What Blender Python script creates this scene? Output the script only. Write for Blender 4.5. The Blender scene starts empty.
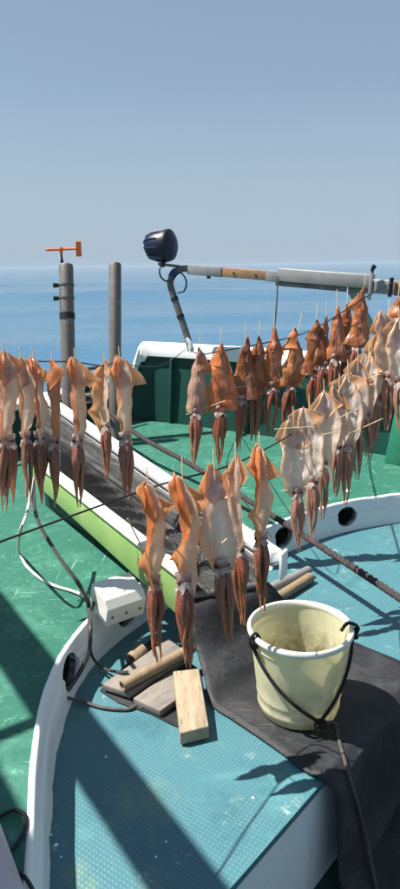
import bpy, bmesh, math, random
import numpy as np
from mathutils import Vector, Matrix
from mathutils.geometry import tessellate_polygon
from mathutils import noise as mnoise

R = math.radians
random.seed(7)
rng = np.random.default_rng(7)
scene = bpy.context.scene
col = scene.collection

# ------------------------------------------------------------------ camera
F_PX = 671.0                       # focal length in photo pixels (photo 400 x 889)
PITCH = math.atan((444.5 - 265.0) / F_PX)
ROLL = R(0.86)
EYE = Vector((0, 0, 1.35))         # teal platform is z = 0
_f = Vector((0, math.cos(PITCH), -math.sin(PITCH)))
_u0 = Vector((0, math.sin(PITCH), math.cos(PITCH)))
_r0 = Vector((1, 0, 0))
_r = _r0 * math.cos(ROLL) - _u0 * math.sin(ROLL)
_u = _u0 * math.cos(ROLL) + _r0 * math.sin(ROLL)
cam_d = bpy.data.cameras.new('camera')
cam_d.sensor_fit = 'VERTICAL'; cam_d.sensor_height = 24.0
cam_d.lens = 24.0 * F_PX / 889.0
cam_d.clip_start = 0.02; cam_d.clip_end = 120000
cam = bpy.data.objects.new('camera', cam_d); col.objects.link(cam)
m3 = Matrix((_r, _u, -_f)).transposed()
cam.matrix_world = Matrix.Translation(EYE) @ m3.to_4x4()
scene.camera = cam

# ------------------------------------------------------------------ sky, sun, exposure
SUN_EL = R(60)
_sx, _sy = -0.98, 0.13             # horizontal direction towards the sun
_n = math.hypot(_sx, _sy); _sx /= _n; _sy /= _n
TO_SUN = Vector((_sx * math.cos(SUN_EL), _sy * math.cos(SUN_EL), math.sin(SUN_EL)))
world = bpy.data.worlds.new('World'); scene.world = world; world.use_nodes = True
wn = world.node_tree; wn.nodes.clear()
wo = wn.nodes.new('ShaderNodeOutputWorld'); bg = wn.nodes.new('ShaderNodeBackground')
sky = wn.nodes.new('ShaderNodeTexSky'); sky.sky_type = 'NISHITA'; sky.sun_disc = False
sky.sun_elevation = SUN_EL; sky.sun_rotation = math.atan2(_sx, _sy)
sky.altitude = 0; sky.air_density = 1.0; sky.dust_density = 0.25; sky.ozone_density = 1.6
bg.inputs['Strength'].default_value = 0.050
sep = wn.nodes.new('ShaderNodeSeparateXYZ'); vm = wn.nodes.new('ShaderNodeTexCoord')
wn.links.new(vm.outputs['Generated'], sep.inputs[0])
hz_r = wn.nodes.new('ShaderNodeValToRGB')          # sea haze, thickest at the horizon all the way round
cr_ = hz_r.color_ramp
while len(cr_.elements) > 1: cr_.elements.remove(cr_.elements[-1])
cr_.elements[0].position = 0.0; cr_.elements[0].color = (0.97,) * 3 + (1,)
for p, c in ((0.08, 0.82), (0.22, 0.45), (0.45, 0.42), (1.0, 0.42)):
    e_ = cr_.elements.new(p); e_.color = (c, c, c, 1)
wn.links.new(sep.outputs['Z'], hz_r.inputs[0])
hmx = wn.nodes.new('ShaderNodeMix'); hmx.data_type = 'RGBA'
wn.links.new(hz_r.outputs[0], hmx.inputs[0]); wn.links.new(sky.outputs[0], hmx.inputs[6]); hmx.inputs[7].default_value = (4.05, 5.15, 6.35, 1)
wn.links.new(hmx.outputs[2], bg.inputs['Color']); wn.links.new(bg.outputs[0], wo.inputs['Surface'])
sl = bpy.data.lights.new('sun', 'SUN'); sl.energy = 5.0; sl.angle = R(0.53); sl.color = (1.0, 0.955, 0.88)
sun = bpy.data.objects.new('sun', sl); col.objects.link(sun)
sun.rotation_euler = TO_SUN.to_track_quat('Z', 'Y').to_euler(); sun.location = (-6, 2, 12)
scene.render.engine = 'CYCLES'
scene.view_settings.view_transform = 'Standard'; scene.view_settings.look = 'None'
scene.view_settings.exposure = 1.0; scene.view_settings.gamma = 1.0
scene.view_settings.use_curve_mapping = False
scene.cycles.transparent_max_bounces = 16

# ------------------------------------------------------------------ photo pixel -> place
def ray(px, py):
    return _f + _r * ((px - 200.0) / F_PX) - _u * ((py - 444.5) / F_PX)
def atd(px, py, d):                # at a depth along the lens axis
    return EYE + ray(px, py) * d
def atz(px, py, z):                # on a level surface
    v = ray(px, py); return EYE + v * ((z - EYE.z) / v.z)
def aty(px, py, y):
    v = ray(px, py); return EYE + v * (y / v.y)

# ------------------------------------------------------------------ materials
def nd(t, typ, **kw):
    n = t.nodes.new(typ)
    for k, v in kw.items(): setattr(n, k, v)
    return n
def ramp(t, stops, src=None):
    n = nd(t, 'ShaderNodeValToRGB'); e = n.color_ramp.elements
    while len(e) < len(stops): e.new(0.5)
    for el, (p, c) in zip(e, stops):
        el.position = p; el.color = (c[0], c[1], c[2], 1) if not isinstance(c, (int, float)) else (c, c, c, 1)
    if src is not None: t.links.new(src, n.inputs[0])
    return n
def mixc(t, fac, a, b, mode='MIX'):
    n = nd(t, 'ShaderNodeMix', data_type='RGBA', blend_type=mode)
    for sock, v in ((n.inputs[0], fac), (n.inputs[6], a), (n.inputs[7], b)):
        if hasattr(v, 'is_output'): t.links.new(v, sock)
        elif isinstance(v, (int, float)): sock.default_value = v
        else: sock.default_value = (v[0], v[1], v[2], 1)
    return n.outputs[2]
def noise(t, scale, detail=4, rough=0.55, vec=None, dist=0.0):
    n = nd(t, 'ShaderNodeTexNoise'); n.inputs['Scale'].default_value = scale
    n.inputs['Detail'].default_value = detail; n.inputs['Roughness'].default_value = rough
    n.inputs['Distortion'].default_value = dist
    if vec is not None: t.links.new(vec, n.inputs['Vector'])
    return n.outputs['Fac']
def coords(t, kind='Object', scale=(1, 1, 1), rot=(0, 0, 0)):
    c = nd(t, 'ShaderNodeTexCoord'); m = nd(t, 'ShaderNodeMapping')
    m.inputs['Scale'].default_value = scale; m.inputs['Rotation'].default_value = rot
    t.links.new(c.outputs[kind], m.inputs['Vector']); return m.outputs[0]
def new_mat(name):
    m = bpy.data.materials.new(name); m.use_nodes = True
    t = m.node_tree; return m, t, t.nodes['Principled BSDF']
def bump(t, bsdf, h, strength=0.3, dist=0.01):
    b = nd(t, 'ShaderNodeBump'); b.inputs['Strength'].default_value = strength
    b.inputs['Distance'].default_value = dist
    t.links.new(h, b.inputs['Height']); t.links.new(b.outputs[0], bsdf.inputs['Normal']); return b

def paint(name, base, var=None, rough=0.5, nscale=8.0, stain=None, stain_amt=0.5, stain_scale=3.0, bmp=0.15, spec=0.4, bscale=60, metal=0.0):
    m, t, b = new_mat(name)
    v = coords(t)
    var = var or tuple(c * 0.75 for c in base)
    c = mixc(t, ramp(t, [(0.3, 0), (0.7, 1)], noise(t, nscale, 6, 0.6, v)).outputs[0], base, var)
    if stain:
        f = ramp(t, [(0.52, 0), (0.68, stain_amt)], noise(t, stain_scale, 8, 0.65, v, 0.4)).outputs[0]
        c = mixc(t, f, c, stain)
    t.links.new(c, b.inputs['Base Color'])
    rr = nd(t, 'ShaderNodeMapRange'); rr.inputs[3].default_value = max(0.05, rough - 0.12); rr.inputs[4].default_value = min(1, rough + 0.15)
    t.links.new(noise(t, nscale * 2.3, 4, 0.6, v), rr.inputs[0]); t.links.new(rr.outputs[0], b.inputs['Roughness'])
    b.inputs['Specular IOR Level'].default_value = spec; b.inputs['Metallic'].default_value = metal
    bump(t, b, noise(t, bscale, 5, 0.6, v), bmp, 0.004)
    return m

M = {}
# green deck paint: rough non-slip sand in the paint, scuffs, faded patches
m, t, b = new_mat('green_deck_paint'); v = coords(t)
c = mixc(t, noise(t, 2.2, 6, 0.6, v), (0.013, 0.105, 0.070), (0.026, 0.140, 0.096))
c = mixc(t, ramp(t, [(0.50, 0), (0.70, 0.65)], noise(t, 7, 9, 0.75, v, 0.5)).outputs[0], c, (0.075, 0.235, 0.17))
c = mixc(t, ramp(t, [(0.57, 0), (0.66, 0.6)], noise(t, 30, 8, 0.75, v)).outputs[0], c, (0.16, 0.35, 0.26))
c = mixc(t, ramp(t, [(0.6, 0), (0.8, 0.6)], noise(t, 3.1, 7, 0.7, v, 1.0)).outputs[0], c, (0.02, 0.10, 0.07))
vs = coords(t, scale=(60, 4, 1), rot=(0, 0, 0.6))
c = mixc(t, ramp(t, [(0.68, 0), (0.74, 0.5)], noise(t, 1.0, 3, 0.5, vs)).outputs[0], c, (0.22, 0.40, 0.32))
c = mixc(t, ramp(t, [(0.64, 0), (0.74, 0.55)], noise(t, 5.2, 9, 0.75, coords(t, rot=(0, 0, 0.7)), 0.2)).outputs[0], c, (0.10, 0.085, 0.05))
c = mixc(t, ramp(t, [(0.60, 0), (0.66, 0.45)], noise(t, 75, 5, 0.7, v)).outputs[0], c, (0.012, 0.07, 0.05))
vs2 = coords(t, scale=(5, 90, 1), rot=(0, 0, -0.9))
c = mixc(t, ramp(t, [(0.66, 0), (0.71, 0.55)], noise(t, 1.0, 4, 0.6, vs2)).outputs[0], c, (0.20, 0.36, 0.29))
t.links.new(c, b.inputs['Base Color']); b.inputs['Roughness'].default_value = 0.62; b.inputs['Specular IOR Level'].default_value = 0.35
bump(t, b, noise(t, 260, 3, 0.6, v), 0.35, 0.003); M['green'] = m
# teal platform: moulded anti-slip studs, salt and yellow stains, worn patches
m, t, b = new_mat('teal_antislip'); v = coords(t, rot=(0, 0, 0.62))
vo = nd(t, 'ShaderNodeTexVoronoi'); vo.inputs['Scale'].default_value = 84; vo.inputs['Randomness'].default_value = 0.06
t.links.new(v, vo.inputs['Vector'])
stud = ramp(t, [(0.18, 1), (0.42, 0)], vo.outputs['Distance']).outputs[0]
c = mixc(t, noise(t, 3, 6, 0.65, v), (0.044, 0.138, 0.168), (0.070, 0.182, 0.208))
c = mixc(t, ramp(t, [(0.55, 0), (0.72, 0.8)], noise(t, 2.4, 8, 0.7, v, 0.8)).outputs[0], c, (0.095, 0.27, 0.275))
st = ramp(t, [(0.58, 0), (0.74, 0.7)], noise(t, 2.9, 9, 0.72, coords(t, scale=(1, 1, 1), rot=(0, 0, 2.1)), 0.3)).outputs[0]
c = mixc(t, st, c, (0.20, 0.27, 0.15))
c = mixc(t, ramp(t, [(0.585, 0), (0.66, 0.7)], noise(t, 8, 10, 0.8, v)).outputs[0], c, (0.42, 0.50, 0.46))
sm = nd(t, 'ShaderNodeMath', operation='MULTIPLY'); t.links.new(stud, sm.inputs[0]); sm.inputs[1].default_value = 0.13
c = mixc(t, sm.outputs[0], c, (0.15, 0.36, 0.38))
dirt = ramp(t, [(0.53, 0), (0.66, 0.65)], noise(t, 5.5, 8, 0.7, coords(t, rot=(0, 0, 1.0)), 0.5)).outputs[0]
c = mixc(t, dirt, c, (0.03, 0.115, 0.14))
t.links.new(c, b.inputs['Base Color']); b.inputs['Roughness'].default_value = 0.48; b.inputs['Specular IOR Level'].default_value = 0.4
wear = ramp(t, [(0.35, 0.25), (0.6, 1.0)], noise(t, 4.5, 6, 0.65, v)).outputs[0]
sw = nd(t, 'ShaderNodeMath', operation='MULTIPLY'); t.links.new(stud, sw.inputs[0]); t.links.new(wear, sw.inputs[1])
gr = nd(t, 'ShaderNodeMath', operation='MULTIPLY_ADD'); t.links.new(noise(t, 180, 4, 0.6, v), gr.inputs[0]); gr.inputs[1].default_value = 0.25; t.links.new(sw.outputs[0], gr.inputs[2])
bump(t, b, gr.outputs[0], 0.36, 0.003); M['teal'] = m
# white gelcoat with streaks, scuffs and chipped spots
def whitecoat(name, base=(0.84, 0.85, 0.86), dirt=(0.52, 0.50, 0.46), amt=0.4):
    m, t, b = new_mat(name); v = coords(t)
    c = mixc(t, noise(t, 5, 5, 0.6, v), base, tuple(x * 0.9 for x in base))
    c = mixc(t, ramp(t, [(0.56, 0), (0.78, amt)], noise(t, 4, 9, 0.72, coords(t, scale=(3, 3, 0.8)), 0.4)).outputs[0], c, dirt)
    c = mixc(t, ramp(t, [(0.64, 0), (0.68, 0.65)], noise(t, 26, 8, 0.75, v)).outputs[0], c, (0.27, 0.25, 0.22))
    c = mixc(t, ramp(t, [(0.62, 0), (0.72, 0.5)], noise(t, 1.0, 6, 0.7, coords(t, scale=(34, 34, 2.5)))).outputs[0], c, (0.45, 0.33, 0.20))
    t.links.new(c, b.inputs['Base Color']); b.inputs['Roughness'].default_value = 0.42; b.inputs['Specular IOR Level'].default_value = 0.45
    bump(t, b, noise(t, 16, 6, 0.65, v), 0.22, 0.006); return m
M['white'] = whitecoat('white_gelcoat')
M['cap'] = whitecoat('white_cap_paint', (0.84, 0.85, 0.85), (0.6, 0.6, 0.58), 0.3)
M['cream'] = whitecoat('cream_rail_paint', (0.76, 0.72, 0.60), (0.45, 0.38, 0.26), 0.45)
M['boxwhite'] = whitecoat('box_paint', (0.74, 0.72, 0.66), (0.35, 0.31, 0.26), 0.55)
M['bulwark'] = paint('bulwark_dark_green', (0.006, 0.065, 0.050), (0.005, 0.048, 0.038), 0.55, 4, (0.02, 0.08, 0.06), 0.5, 3, 0.2, 0.3)
M['stay'] = paint('stay_green', (0.012, 0.16, 0.085), (0.01, 0.12, 0.065), 0.5, 5, (0.05, 0.2, 0.13), 0.4, 5)
M['lime'] = paint('lime_board_paint', (0.30, 0.44, 0.14), (0.20, 0.36, 0.11), 0.5, 4, (0.42, 0.50, 0.28), 0.6, 6)
M['lower'] = paint('lower_deck_paint', (0.006, 0.05, 0.045), (0.004, 0.03, 0.03), 0.6, 4, (0.05, 0.09, 0.08), 0.4, 5)
M['hull'] = whitecoat('hull_paint')
m, t, b = new_mat('black_rubber'); v = coords(t)
c = mixc(t, noise(t, 5, 6, 0.65, v), (0.013, 0.014, 0.017), (0.024, 0.025, 0.028))
c = mixc(t, ramp(t, [(0.47, 0), (0.66, 0.75)], noise(t, 6.5, 10, 0.78, v, 0.6)).outputs[0], c, (0.058, 0.057, 0.058))
c = mixc(t, ramp(t, [(0.66, 0), (0.70, 0.6)], noise(t, 60, 5, 0.7, v)).outputs[0], c, (0.16, 0.155, 0.15))
c = mixc(t, ramp(t, [(0.66, 0), (0.70, 0.5)], noise(t, 1.0, 4, 0.6, coords(t, scale=(6, 110, 20), rot=(0, 0, 0.5)))).outputs[0], c, (0.13, 0.125, 0.12))
t.links.new(c, b.inputs['Base Color']); b.inputs['Roughness'].default_value = 0.6; b.inputs['Specular IOR Level'].default_value = 0.35
cre = noise(t, 9, 6, 0.6, coords(t, scale=(1, 2.5, 1), rot=(0, 0, 0.8)), 1.2)
mad = nd(t, 'ShaderNodeMath', operation='MULTIPLY_ADD'); t.links.new(noise(t, 140, 4, 0.6, v), mad.inputs[0]); mad.inputs[1].default_value = 0.12; t.links.new(cre, mad.inputs[2])
bump(t, b, mad.outputs[0], 0.6, 0.012); M['rubber'] = m
M['blackplastic'] = paint('black_plastic', (0.008, 0.008, 0.009), (0.012, 0.012, 0.014), 0.4, 20)
M['hole'] = paint('hole_shade_lining', (0.01, 0.01, 0.012), None, 0.8)  # near-black colour carries the shade deep inside the drain holes
M['steel'] = paint('weathered_steel', (0.21, 0.19, 0.17), (0.14, 0.125, 0.115), 0.5, 12, (0.17, 0.11, 0.07), 0.5, 14, 0.2, 0.5, 80, 0.35)
M['steeldark'] = paint('tarred_pipe', (0.17, 0.165, 0.16), (0.09, 0.088, 0.085), 0.45, 15, (0.25, 0.23, 0.2), 0.6, 20, 0.2, 0.5, 60, 0.3)
M['galv'] = paint('dull_aluminium', (0.30, 0.30, 0.295), (0.23, 0.23, 0.23), 0.5, 9, (0.22, 0.21, 0.20), 0.6, 12, 0.15, 0.5, 90, 0.3)
M['tape'] = paint('black_tape', (0.012, 0.011, 0.012), None, 0.6)
M['bluetape'] = paint('blue_tape', (0.02, 0.05, 0.16), None, 0.5)
M['orange'] = paint('orange_vane_plastic', (0.95, 0.19, 0.03), (0.9, 0.16, 0.02), 0.4, 8)
M['lamp'] = paint('navy_lamp_cover', (0.006, 0.012, 0.045), (0.004, 0.008, 0.030), 0.38, 10, (0.02, 0.03, 0.07), 0.5, 12)
M['cablewhite'] = paint('white_cable', (0.55, 0.54, 0.50), (0.42, 0.41, 0.38), 0.5, 10)
M['cablegrey'] = paint('grey_cable', (0.055, 0.055, 0.055), (0.03, 0.03, 0.03), 0.5, 10)
M['line'] = paint('black_line', (0.010, 0.010, 0.012), None, 0.6)
M['rope'] = paint('dark_rope', (0.030, 0.022, 0.026), (0.075, 0.060, 0.060), 0.75, 40, (0.12, 0.10, 0.09), 0.5, 60, 0.5, 0.2, 300)
M['handle'] = paint('bucket_rope', (0.010, 0.010, 0.011), (0.03, 0.03, 0.03), 0.75, 60, None, 0, 1, 0.5, 0.2, 400)
M['tail'] = paint('rope_tail', (0.06, 0.055, 0.05), (0.11, 0.10, 0.09), 0.75, 40)
M['pinkpipe'] = paint('lavender_pipe', (0.52, 0.49, 0.53), (0.44, 0.42, 0.46), 0.4, 6, (0.36, 0.26, 0.18), 0.4, 9)

def wood(name, a, bcol, knots=True, sc=1.0):
    m, t, b = new_mat(name); v = coords(t, scale=(40 * sc, 3 * sc, 40 * sc))
    g = noise(t, 1.0, 6, 0.65, v, 0.6)
    c = mixc(t, ramp(t, [(0.3, 0), (0.7, 1)], g).outputs[0], a, bcol)
    c = mixc(t, ramp(t, [(0.5, 0), (0.75, 0.75)], noise(t, 11, 8, 0.72, coords(t, scale=(2, 1, 2)))).outputs[0], c, tuple(x * 0.5 for x in bcol))
    c = mixc(t, ramp(t, [(0.62, 0), (0.66, 0.7)], noise(t, 1.0, 3, 0.6, coords(t, scale=(120 * sc, 5 * sc, 120 * sc)))).outputs[0], c, tuple(x * 0.35 for x in bcol))
    t.links.new(c, b.inputs['Base Color']); b.inputs['Roughness'].default_value = 0.75
    bump(t, b, g, 0.5, 0.004); return m
M['wood'] = wood('sunbleached_wood', (0.42, 0.33, 0.22), (0.27, 0.205, 0.135))
M['greywood'] = wood('grey_plywood', (0.24, 0.21, 0.18), (0.15, 0.13, 0.115))
M['beamwood'] = wood('brown_beam_wood', (0.32, 0.19, 0.10), (0.22, 0.125, 0.06))
M['bamboo'] = wood('bamboo_stick', (0.70, 0.56, 0.33), (0.56, 0.42, 0.22))
M['tube'] = wood('weathered_tube', (0.30, 0.22, 0.13), (0.20, 0.14, 0.085))
M['net'] = paint('black_net', (0.014, 0.014, 0.015), None, 0.6)
M['traysheet'] = paint('grey_tray_sheet', (0.34, 0.338, 0.335), (0.26, 0.258, 0.255), 0.55, 7, (0.42, 0.415, 0.41), 0.5, 10, 0.3, 0.4, 200)
M['netback'] = paint('tray_side_sheet', (0.45, 0.44, 0.43), (0.36, 0.355, 0.35), 0.7, 9, (0.07, 0.065, 0.06), 0.5, 10)

# bucket plastic: pale yellow, lets light through, brown scum inside near the bottom
m, t, b = new_mat('bucket_plastic'); v = coords(t)
at = nd(t, 'ShaderNodeAttribute', attribute_name='dirt')
dm = nd(t, 'ShaderNodeMath', operation='MULTIPLY'); t.links.new(at.outputs['Fac'], dm.inputs[0])
t.links.new(ramp(t, [(0.38, 0), (0.62, 1)], noise(t, 26, 9, 0.75, v, 0.5)).outputs[0], dm.inputs[1])
c = mixc(t, noise(t, 6, 5, 0.6, v), (0.90, 0.88, 0.66), (0.85, 0.82, 0.57))
c = mixc(t, dm.outputs[0], c, (0.22, 0.14, 0.035))
c = mixc(t, ramp(t, [(0.60, 0), (0.72, 0.4)], noise(t, 12, 9, 0.75, v)).outputs[0], c, (0.50, 0.46, 0.28))
c = mixc(t, ramp(t, [(0.64, 0), (0.68, 0.35)], noise(t, 1.0, 4, 0.6, coords(t, scale=(90, 90, 7), rot=(0.3, 0.2, 0)))).outputs[0], c, (0.58, 0.54, 0.34))
t.links.new(c, b.inputs['Base Color']); b.inputs['Roughness'].default_value = 0.42
tr = nd(t, 'ShaderNodeBsdfTranslucent'); t.links.new(c, tr.inputs['Color'])
mx = nd(t, 'ShaderNodeMixShader'); mx.inputs[0].default_value = 0.5
t.links.new(b.outputs[0], mx.inputs[1]); t.links.new(tr.outputs[0], mx.inputs[2])
t.links.new(mx.outputs[0], t.nodes['Material Output'].inputs['Surface'])
bump(t, b, noise(t, 40, 5, 0.6, v), 0.1, 0.004); M['bucket'] = m
M['bucketrim'] = paint('bucket_rim_white', (0.78, 0.77, 0.66), (0.70, 0.69, 0.58), 0.4, 9)

# squid: colour carried per vertex, chromatophore speckles, thin and translucent
def squid_mat(name, transl, rough, speck, tint=(1.0, 0.86, 0.66), tf=0.38):
    m, t, b = new_mat(name); v = coords(t)
    at = nd(t, 'ShaderNodeAttribute', attribute_name='col')
    c = at.outputs['Color']
    vo = nd(t, 'ShaderNodeTexNoise'); vo.inputs['Scale'].default_value = 210; vo.inputs['Detail'].default_value = 3
    t.links.new(v, vo.inputs['Vector'])
    f = ramp(t, [(0.52, 0), (0.66, speck)], vo.outputs['Fac']).outputs[0]
    dk = mixc(t, 1.0, c, (0.42, 0.25, 0.20), 'MULTIPLY')
    c = mixc(t, f, c, dk)
    g = ramp(t, [(0.42, 0), (0.7, 0.35)], noise(t, 22, 6, 0.65, coords(t, scale=(2.2, 2.2, 0.6)))).outputs[0]
    c = mixc(t, g, c, mixc(t, 1.0, c, (0.62, 0.45, 0.36), 'MULTIPLY'))
    g2 = ramp(t, [(0.52, 0), (0.68, 0.5 if speck < 0.1 else 0.22)], noise(t, 30, 6, 0.7, coords(t, scale=(1, 1, 0.3)))).outputs[0]
    c = mixc(t, g2, c, (0.82, 0.74, 0.68))
    t.links.new(c, b.inputs['Base Color'])
    b.inputs['Roughness'].default_value = rough; b.inputs['Specular IOR Level'].default_value = 0.5
    b.inputs['Coat Weight'].default_value = 0.6; b.inputs['Coat Roughness'].default_value = 0.18
    tr = nd(t, 'ShaderNodeBsdfTranslucent')
    t.links.new(mixc(t, tf, c, tint), tr.inputs['Color'])
    mx = nd(t, 'ShaderNodeMixShader'); mx.inputs[0].default_value = transl
    t.links.new(b.outputs[0], mx.inputs[1]); t.links.new(tr.outputs[0], mx.inputs[2])
    t.links.new(mx.outputs[0], t.nodes['Material Output'].inputs['Surface'])
    bump(t, b, noise(t, 60, 5, 0.65, coords(t, scale=(1.6, 1.6, 0.4))), 0.85, 0.007)
    return m
M['skin'] = squid_mat('squid_skin', 0.66, 0.24, 0.45, (1.0, 0.66, 0.32), 0.42)
M['flesh'] = squid_mat('squid_flesh', 0.62, 0.26, 0.05, (1.0, 0.96, 0.90), 0.6)
M['skin_dark'] = squid_mat('squid_skin_dark', 0.40, 0.24, 0.6, (1.0, 0.55, 0.22), 0.25)
M['arms'] = squid_mat('squid_arms', 0.30, 0.32, 0.45, (1.0, 0.7, 0.45), 0.3)
M['eye'] = paint('squid_eye', (0.01, 0.008, 0.008), None, 0.15)

# sea
m, t, b = new_mat('sea_water')
b.inputs['Base Color'].default_value = (0.052, 0.138, 0.222, 1); b.inputs['Roughness'].default_value = 0.10
b.inputs['IOR'].default_value = 1.333; b.inputs['Specular IOR Level'].default_value = 0.5
n1 = noise(t, 0.55, 5, 0.6, coords(t, scale=(0.55, 1, 1)), 0.4)
n2 = noise(t, 2.6, 4, 0.6, coords(t, scale=(0.7, 1, 1), rot=(0, 0, 0.3)), 0.3)
ad = nd(t, 'ShaderNodeMath', operation='MULTIPLY_ADD'); t.links.new(n2, ad.inputs[0]); ad.inputs[1].default_value = 0.22; t.links.new(n1, ad.inputs[2])
bump(t, b, ad.outputs[0], 0.60, 0.32); M['sea'] = m

# ------------------------------------------------------------------ mesh helpers
def tag(o, label=None, cat=None, group=None, kind=None):
    if label: o['label'] = label
    if cat: o['category'] = cat
    if group: o['group'] = group
    if kind: o['kind'] = kind
    return o
def empty(name, loc, label=None, cat=None, group=None):
    o = bpy.data.objects.new(name, None); o.empty_display_size = 0.1; col.objects.link(o)
    o.location = loc; return tag(o, label, cat, group)

class MB:
    def __init__(s): s.v = []; s.f = []; s.mi = []
    def add(s, verts, faces, mi=0):
        k = len(s.v); s.v += [tuple(p) for p in verts]
        s.f += [tuple(i + k for i in f) for f in faces]; s.mi += [mi] * len(faces); return s
    def box(s, c, size, rot=None, mi=0):
        hx, hy, hz = size[0] / 2, size[1] / 2, size[2] / 2
        p = [Vector((x * hx, y * hy, z * hz)) for x in (-1, 1) for y in (-1, 1) for z in (-1, 1)]
        if rot is not None: p = [rot @ q for q in p]
        c = Vector(c)
        return s.add([c + q for q in p], [(0, 1, 3, 2), (4, 6, 7, 5), (0, 4, 5, 1), (2, 3, 7, 6), (0, 2, 6, 4), (1, 5, 7, 3)], mi)
    def grid(s, P, mi=0, closed=False):         # P[i][j] points
        n, mm = len(P), len(P[0]); fs = []
        for i in range(n - 1):
            for j in range(mm - (0 if closed else 1)):
                j2 = (j + 1) % mm
                fs.append((i * mm + j, i * mm + j2, (i + 1) * mm + j2, (i + 1) * mm + j))
        return s.add([p for r in P for p in r], fs, mi)
    def tube(s, pts, rad, seg=10, mi=0, cap=True):
        pts = [Vector(p) for p in pts]; n = len(pts)
        rad = rad if hasattr(rad, '__len__') else [rad] * n
        ts = [(pts[min(i + 1, n - 1)] - pts[max(i - 1, 0)]).normalized() for i in range(n)]
        a = ts[0].orthogonal().normalized(); rings = []
        for i in range(n):
            a = (a - ts[i] * a.dot(ts[i])).normalized(); b_ = ts[i].cross(a)
            rings.append([pts[i] + (a * math.cos(2 * math.pi * k / seg) + b_ * math.sin(2 * math.pi * k / seg)) * rad[i] for k in range(seg)])
        k0 = len(s.v); s.grid(rings, mi, True)
        if cap:
            s.f.append(tuple(k0 + k for k in range(seg))[::-1]); s.mi.append(mi)
            s.f.append(tuple(k0 + (n - 1) * seg + k for k in range(seg))); s.mi.append(mi)
        return s
    def lathe(s, prof, seg=32, c=(0, 0, 0), mi=0):
        c = Vector(c)
        return s.grid([[c + Vector((r * math.cos(2 * math.pi * k / seg), r * math.sin(2 * math.pi * k / seg), z)) for k in range(seg)] for r, z in prof], mi, True)
    def prism(s, poly, z0, z1, mi_top=0, mi_side=0, bottom=True):
        n = len(poly); tri = tessellate_polygon([[Vector((p[0], p[1], 0)) for p in poly]])
        k = len(s.v)
        s.v += [(p[0], p[1], z1) for p in poly] + [(p[0], p[1], z0) for p in poly]
        for a in tri:
            s.f.append(tuple(k + i for i in a)); s.mi.append(mi_top)
            if bottom: s.f.append(tuple(k + n + i for i in reversed(a))); s.mi.append(mi_side)
        for i in range(n):
            j = (i + 1) % n; s.f.append((k + i, k + n + i, k + n + j, k + j)); s.mi.append(mi_side)
        return s
    def build(s, name, mats, parent=None, smooth=True, bevel=0.0, bseg=2, angle=40):
        me = bpy.data.meshes.new(name); me.from_pydata(s.v, [], s.f)
        mats = mats if isinstance(mats, (list, tuple)) else [mats]
        for q in mats: me.materials.append(M[q])
        for p, i in zip(me.polygons, s.mi): p.material_index = i
        bm = bmesh.new(); bm.from_mesh(me)
        bmesh.ops.recalc_face_normals(bm, faces=bm.faces)
        if bevel:
            ed = [e for e in bm.edges if len(e.link_faces) == 2 and e.calc_face_angle(0) > R(angle)]
            bmesh.ops.bevel(bm, geom=ed, offset=bevel, segments=bseg, affect='EDGES', profile=0.5, clamp_overlap=True)
        bm.to_mesh(me); bm.free()
        if smooth:
            me.shade_smooth()
            me.set_sharp_from_angle(angle=R(45))
        o = bpy.data.objects.new(name, me); col.objects.link(o)
        if parent is not None:
            o.parent = parent; o.matrix_parent_inverse = Matrix.Identity(4)
        return o
def shift(mb, d):                   # world -> local of an empty that is not rotated
    d = Vector(d); mb.v = [tuple(Vector(p) - d) for p in mb.v]; return mb

def catmull(P, n=8):
    P = [Vector(p) for p in P]; out = []
    for i in range(len(P) - 1):
        p0 = P[max(i - 1, 0)]; p1 = P[i]; p2 = P[i + 1]; p3 = P[min(i + 2, len(P) - 1)]
        for k in range(n):
            u = k / n
            out.append(0.5 * ((2 * p1) + (p2 - p0) * u + (2 * p0 - 5 * p1 + 4 * p2 - p3) * u * u + (3 * p1 - p0 - 3 * p2 + p3) * u ** 3))
    out.append(P[-1]); return out
def rotz(a): return Matrix.Rotation(a, 3, 'Z')

# ================================================================== SETTING
SEA_Z = -1.35
# sea: one sheet to the horizon, real swell near the boat
nr, na = 330, 420
rad = 1.2 * (60000 / 1.2) ** (np.linspace(0, 1, nr) ** 1.0)
ang = np.linspace(0, 2 * np.pi, na, endpoint=False)
# finer rays ahead of the camera
ang = ang + 0.55 * np.sin(2 * (ang)) * 0.0
rr_, aa = np.meshgrid(rad, ang, indexing='ij')
X = rr_ * np.sin(aa); Y = rr_ * np.cos(aa); Z = np.zeros_like(X)
for wl, amp, th, ph in ((9.0, 0.06, 0.12, 0.3), (6.1, 0.05, -0.18, 1.7), (3.7, 0.030, 0.06, 4.0), (14.0, 0.10, 0.03, 2.2), (23.0, 0.15, -0.08, 0.9), (41.0, 0.22, 0.06, 3.3), (2.3, 0.014, 0.4, 5.1)):
    k = 2 * np.pi / wl
    Z += amp * np.sin(k * (X * np.sin(th) + Y * np.cos(th)) + ph + 1.1 * np.sin(X / (wl * 2.1) + ph))
Z *= np.clip(1.3 - rr_ / 500.0, 0, 1)
me = bpy.data.meshes.new('sea')
vv = np.stack([X, Y, Z + SEA_Z], -1).reshape(-1, 3)
fs = []
for i in range(nr - 1):
    for j in range(na):
        j2 = (j + 1) % na; fs.append((i * na + j, i * na + j2, (i + 1) * na + j2, (i + 1) * na + j))
fs.append(tuple(range(na)))
me.from_pydata(vv.tolist(), [], fs); me.materials.append(M['sea']); me.shade_smooth()
sea = bpy.data.objects.new('sea', me); col.objects.link(sea); tag(sea, 'calm blue sea reaching the hazy horizon', 'sea', kind='structure')
bm = bmesh.new(); bm.from_mesh(me); bmesh.ops.recalc_face_normals(bm, faces=bm.faces)
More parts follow.
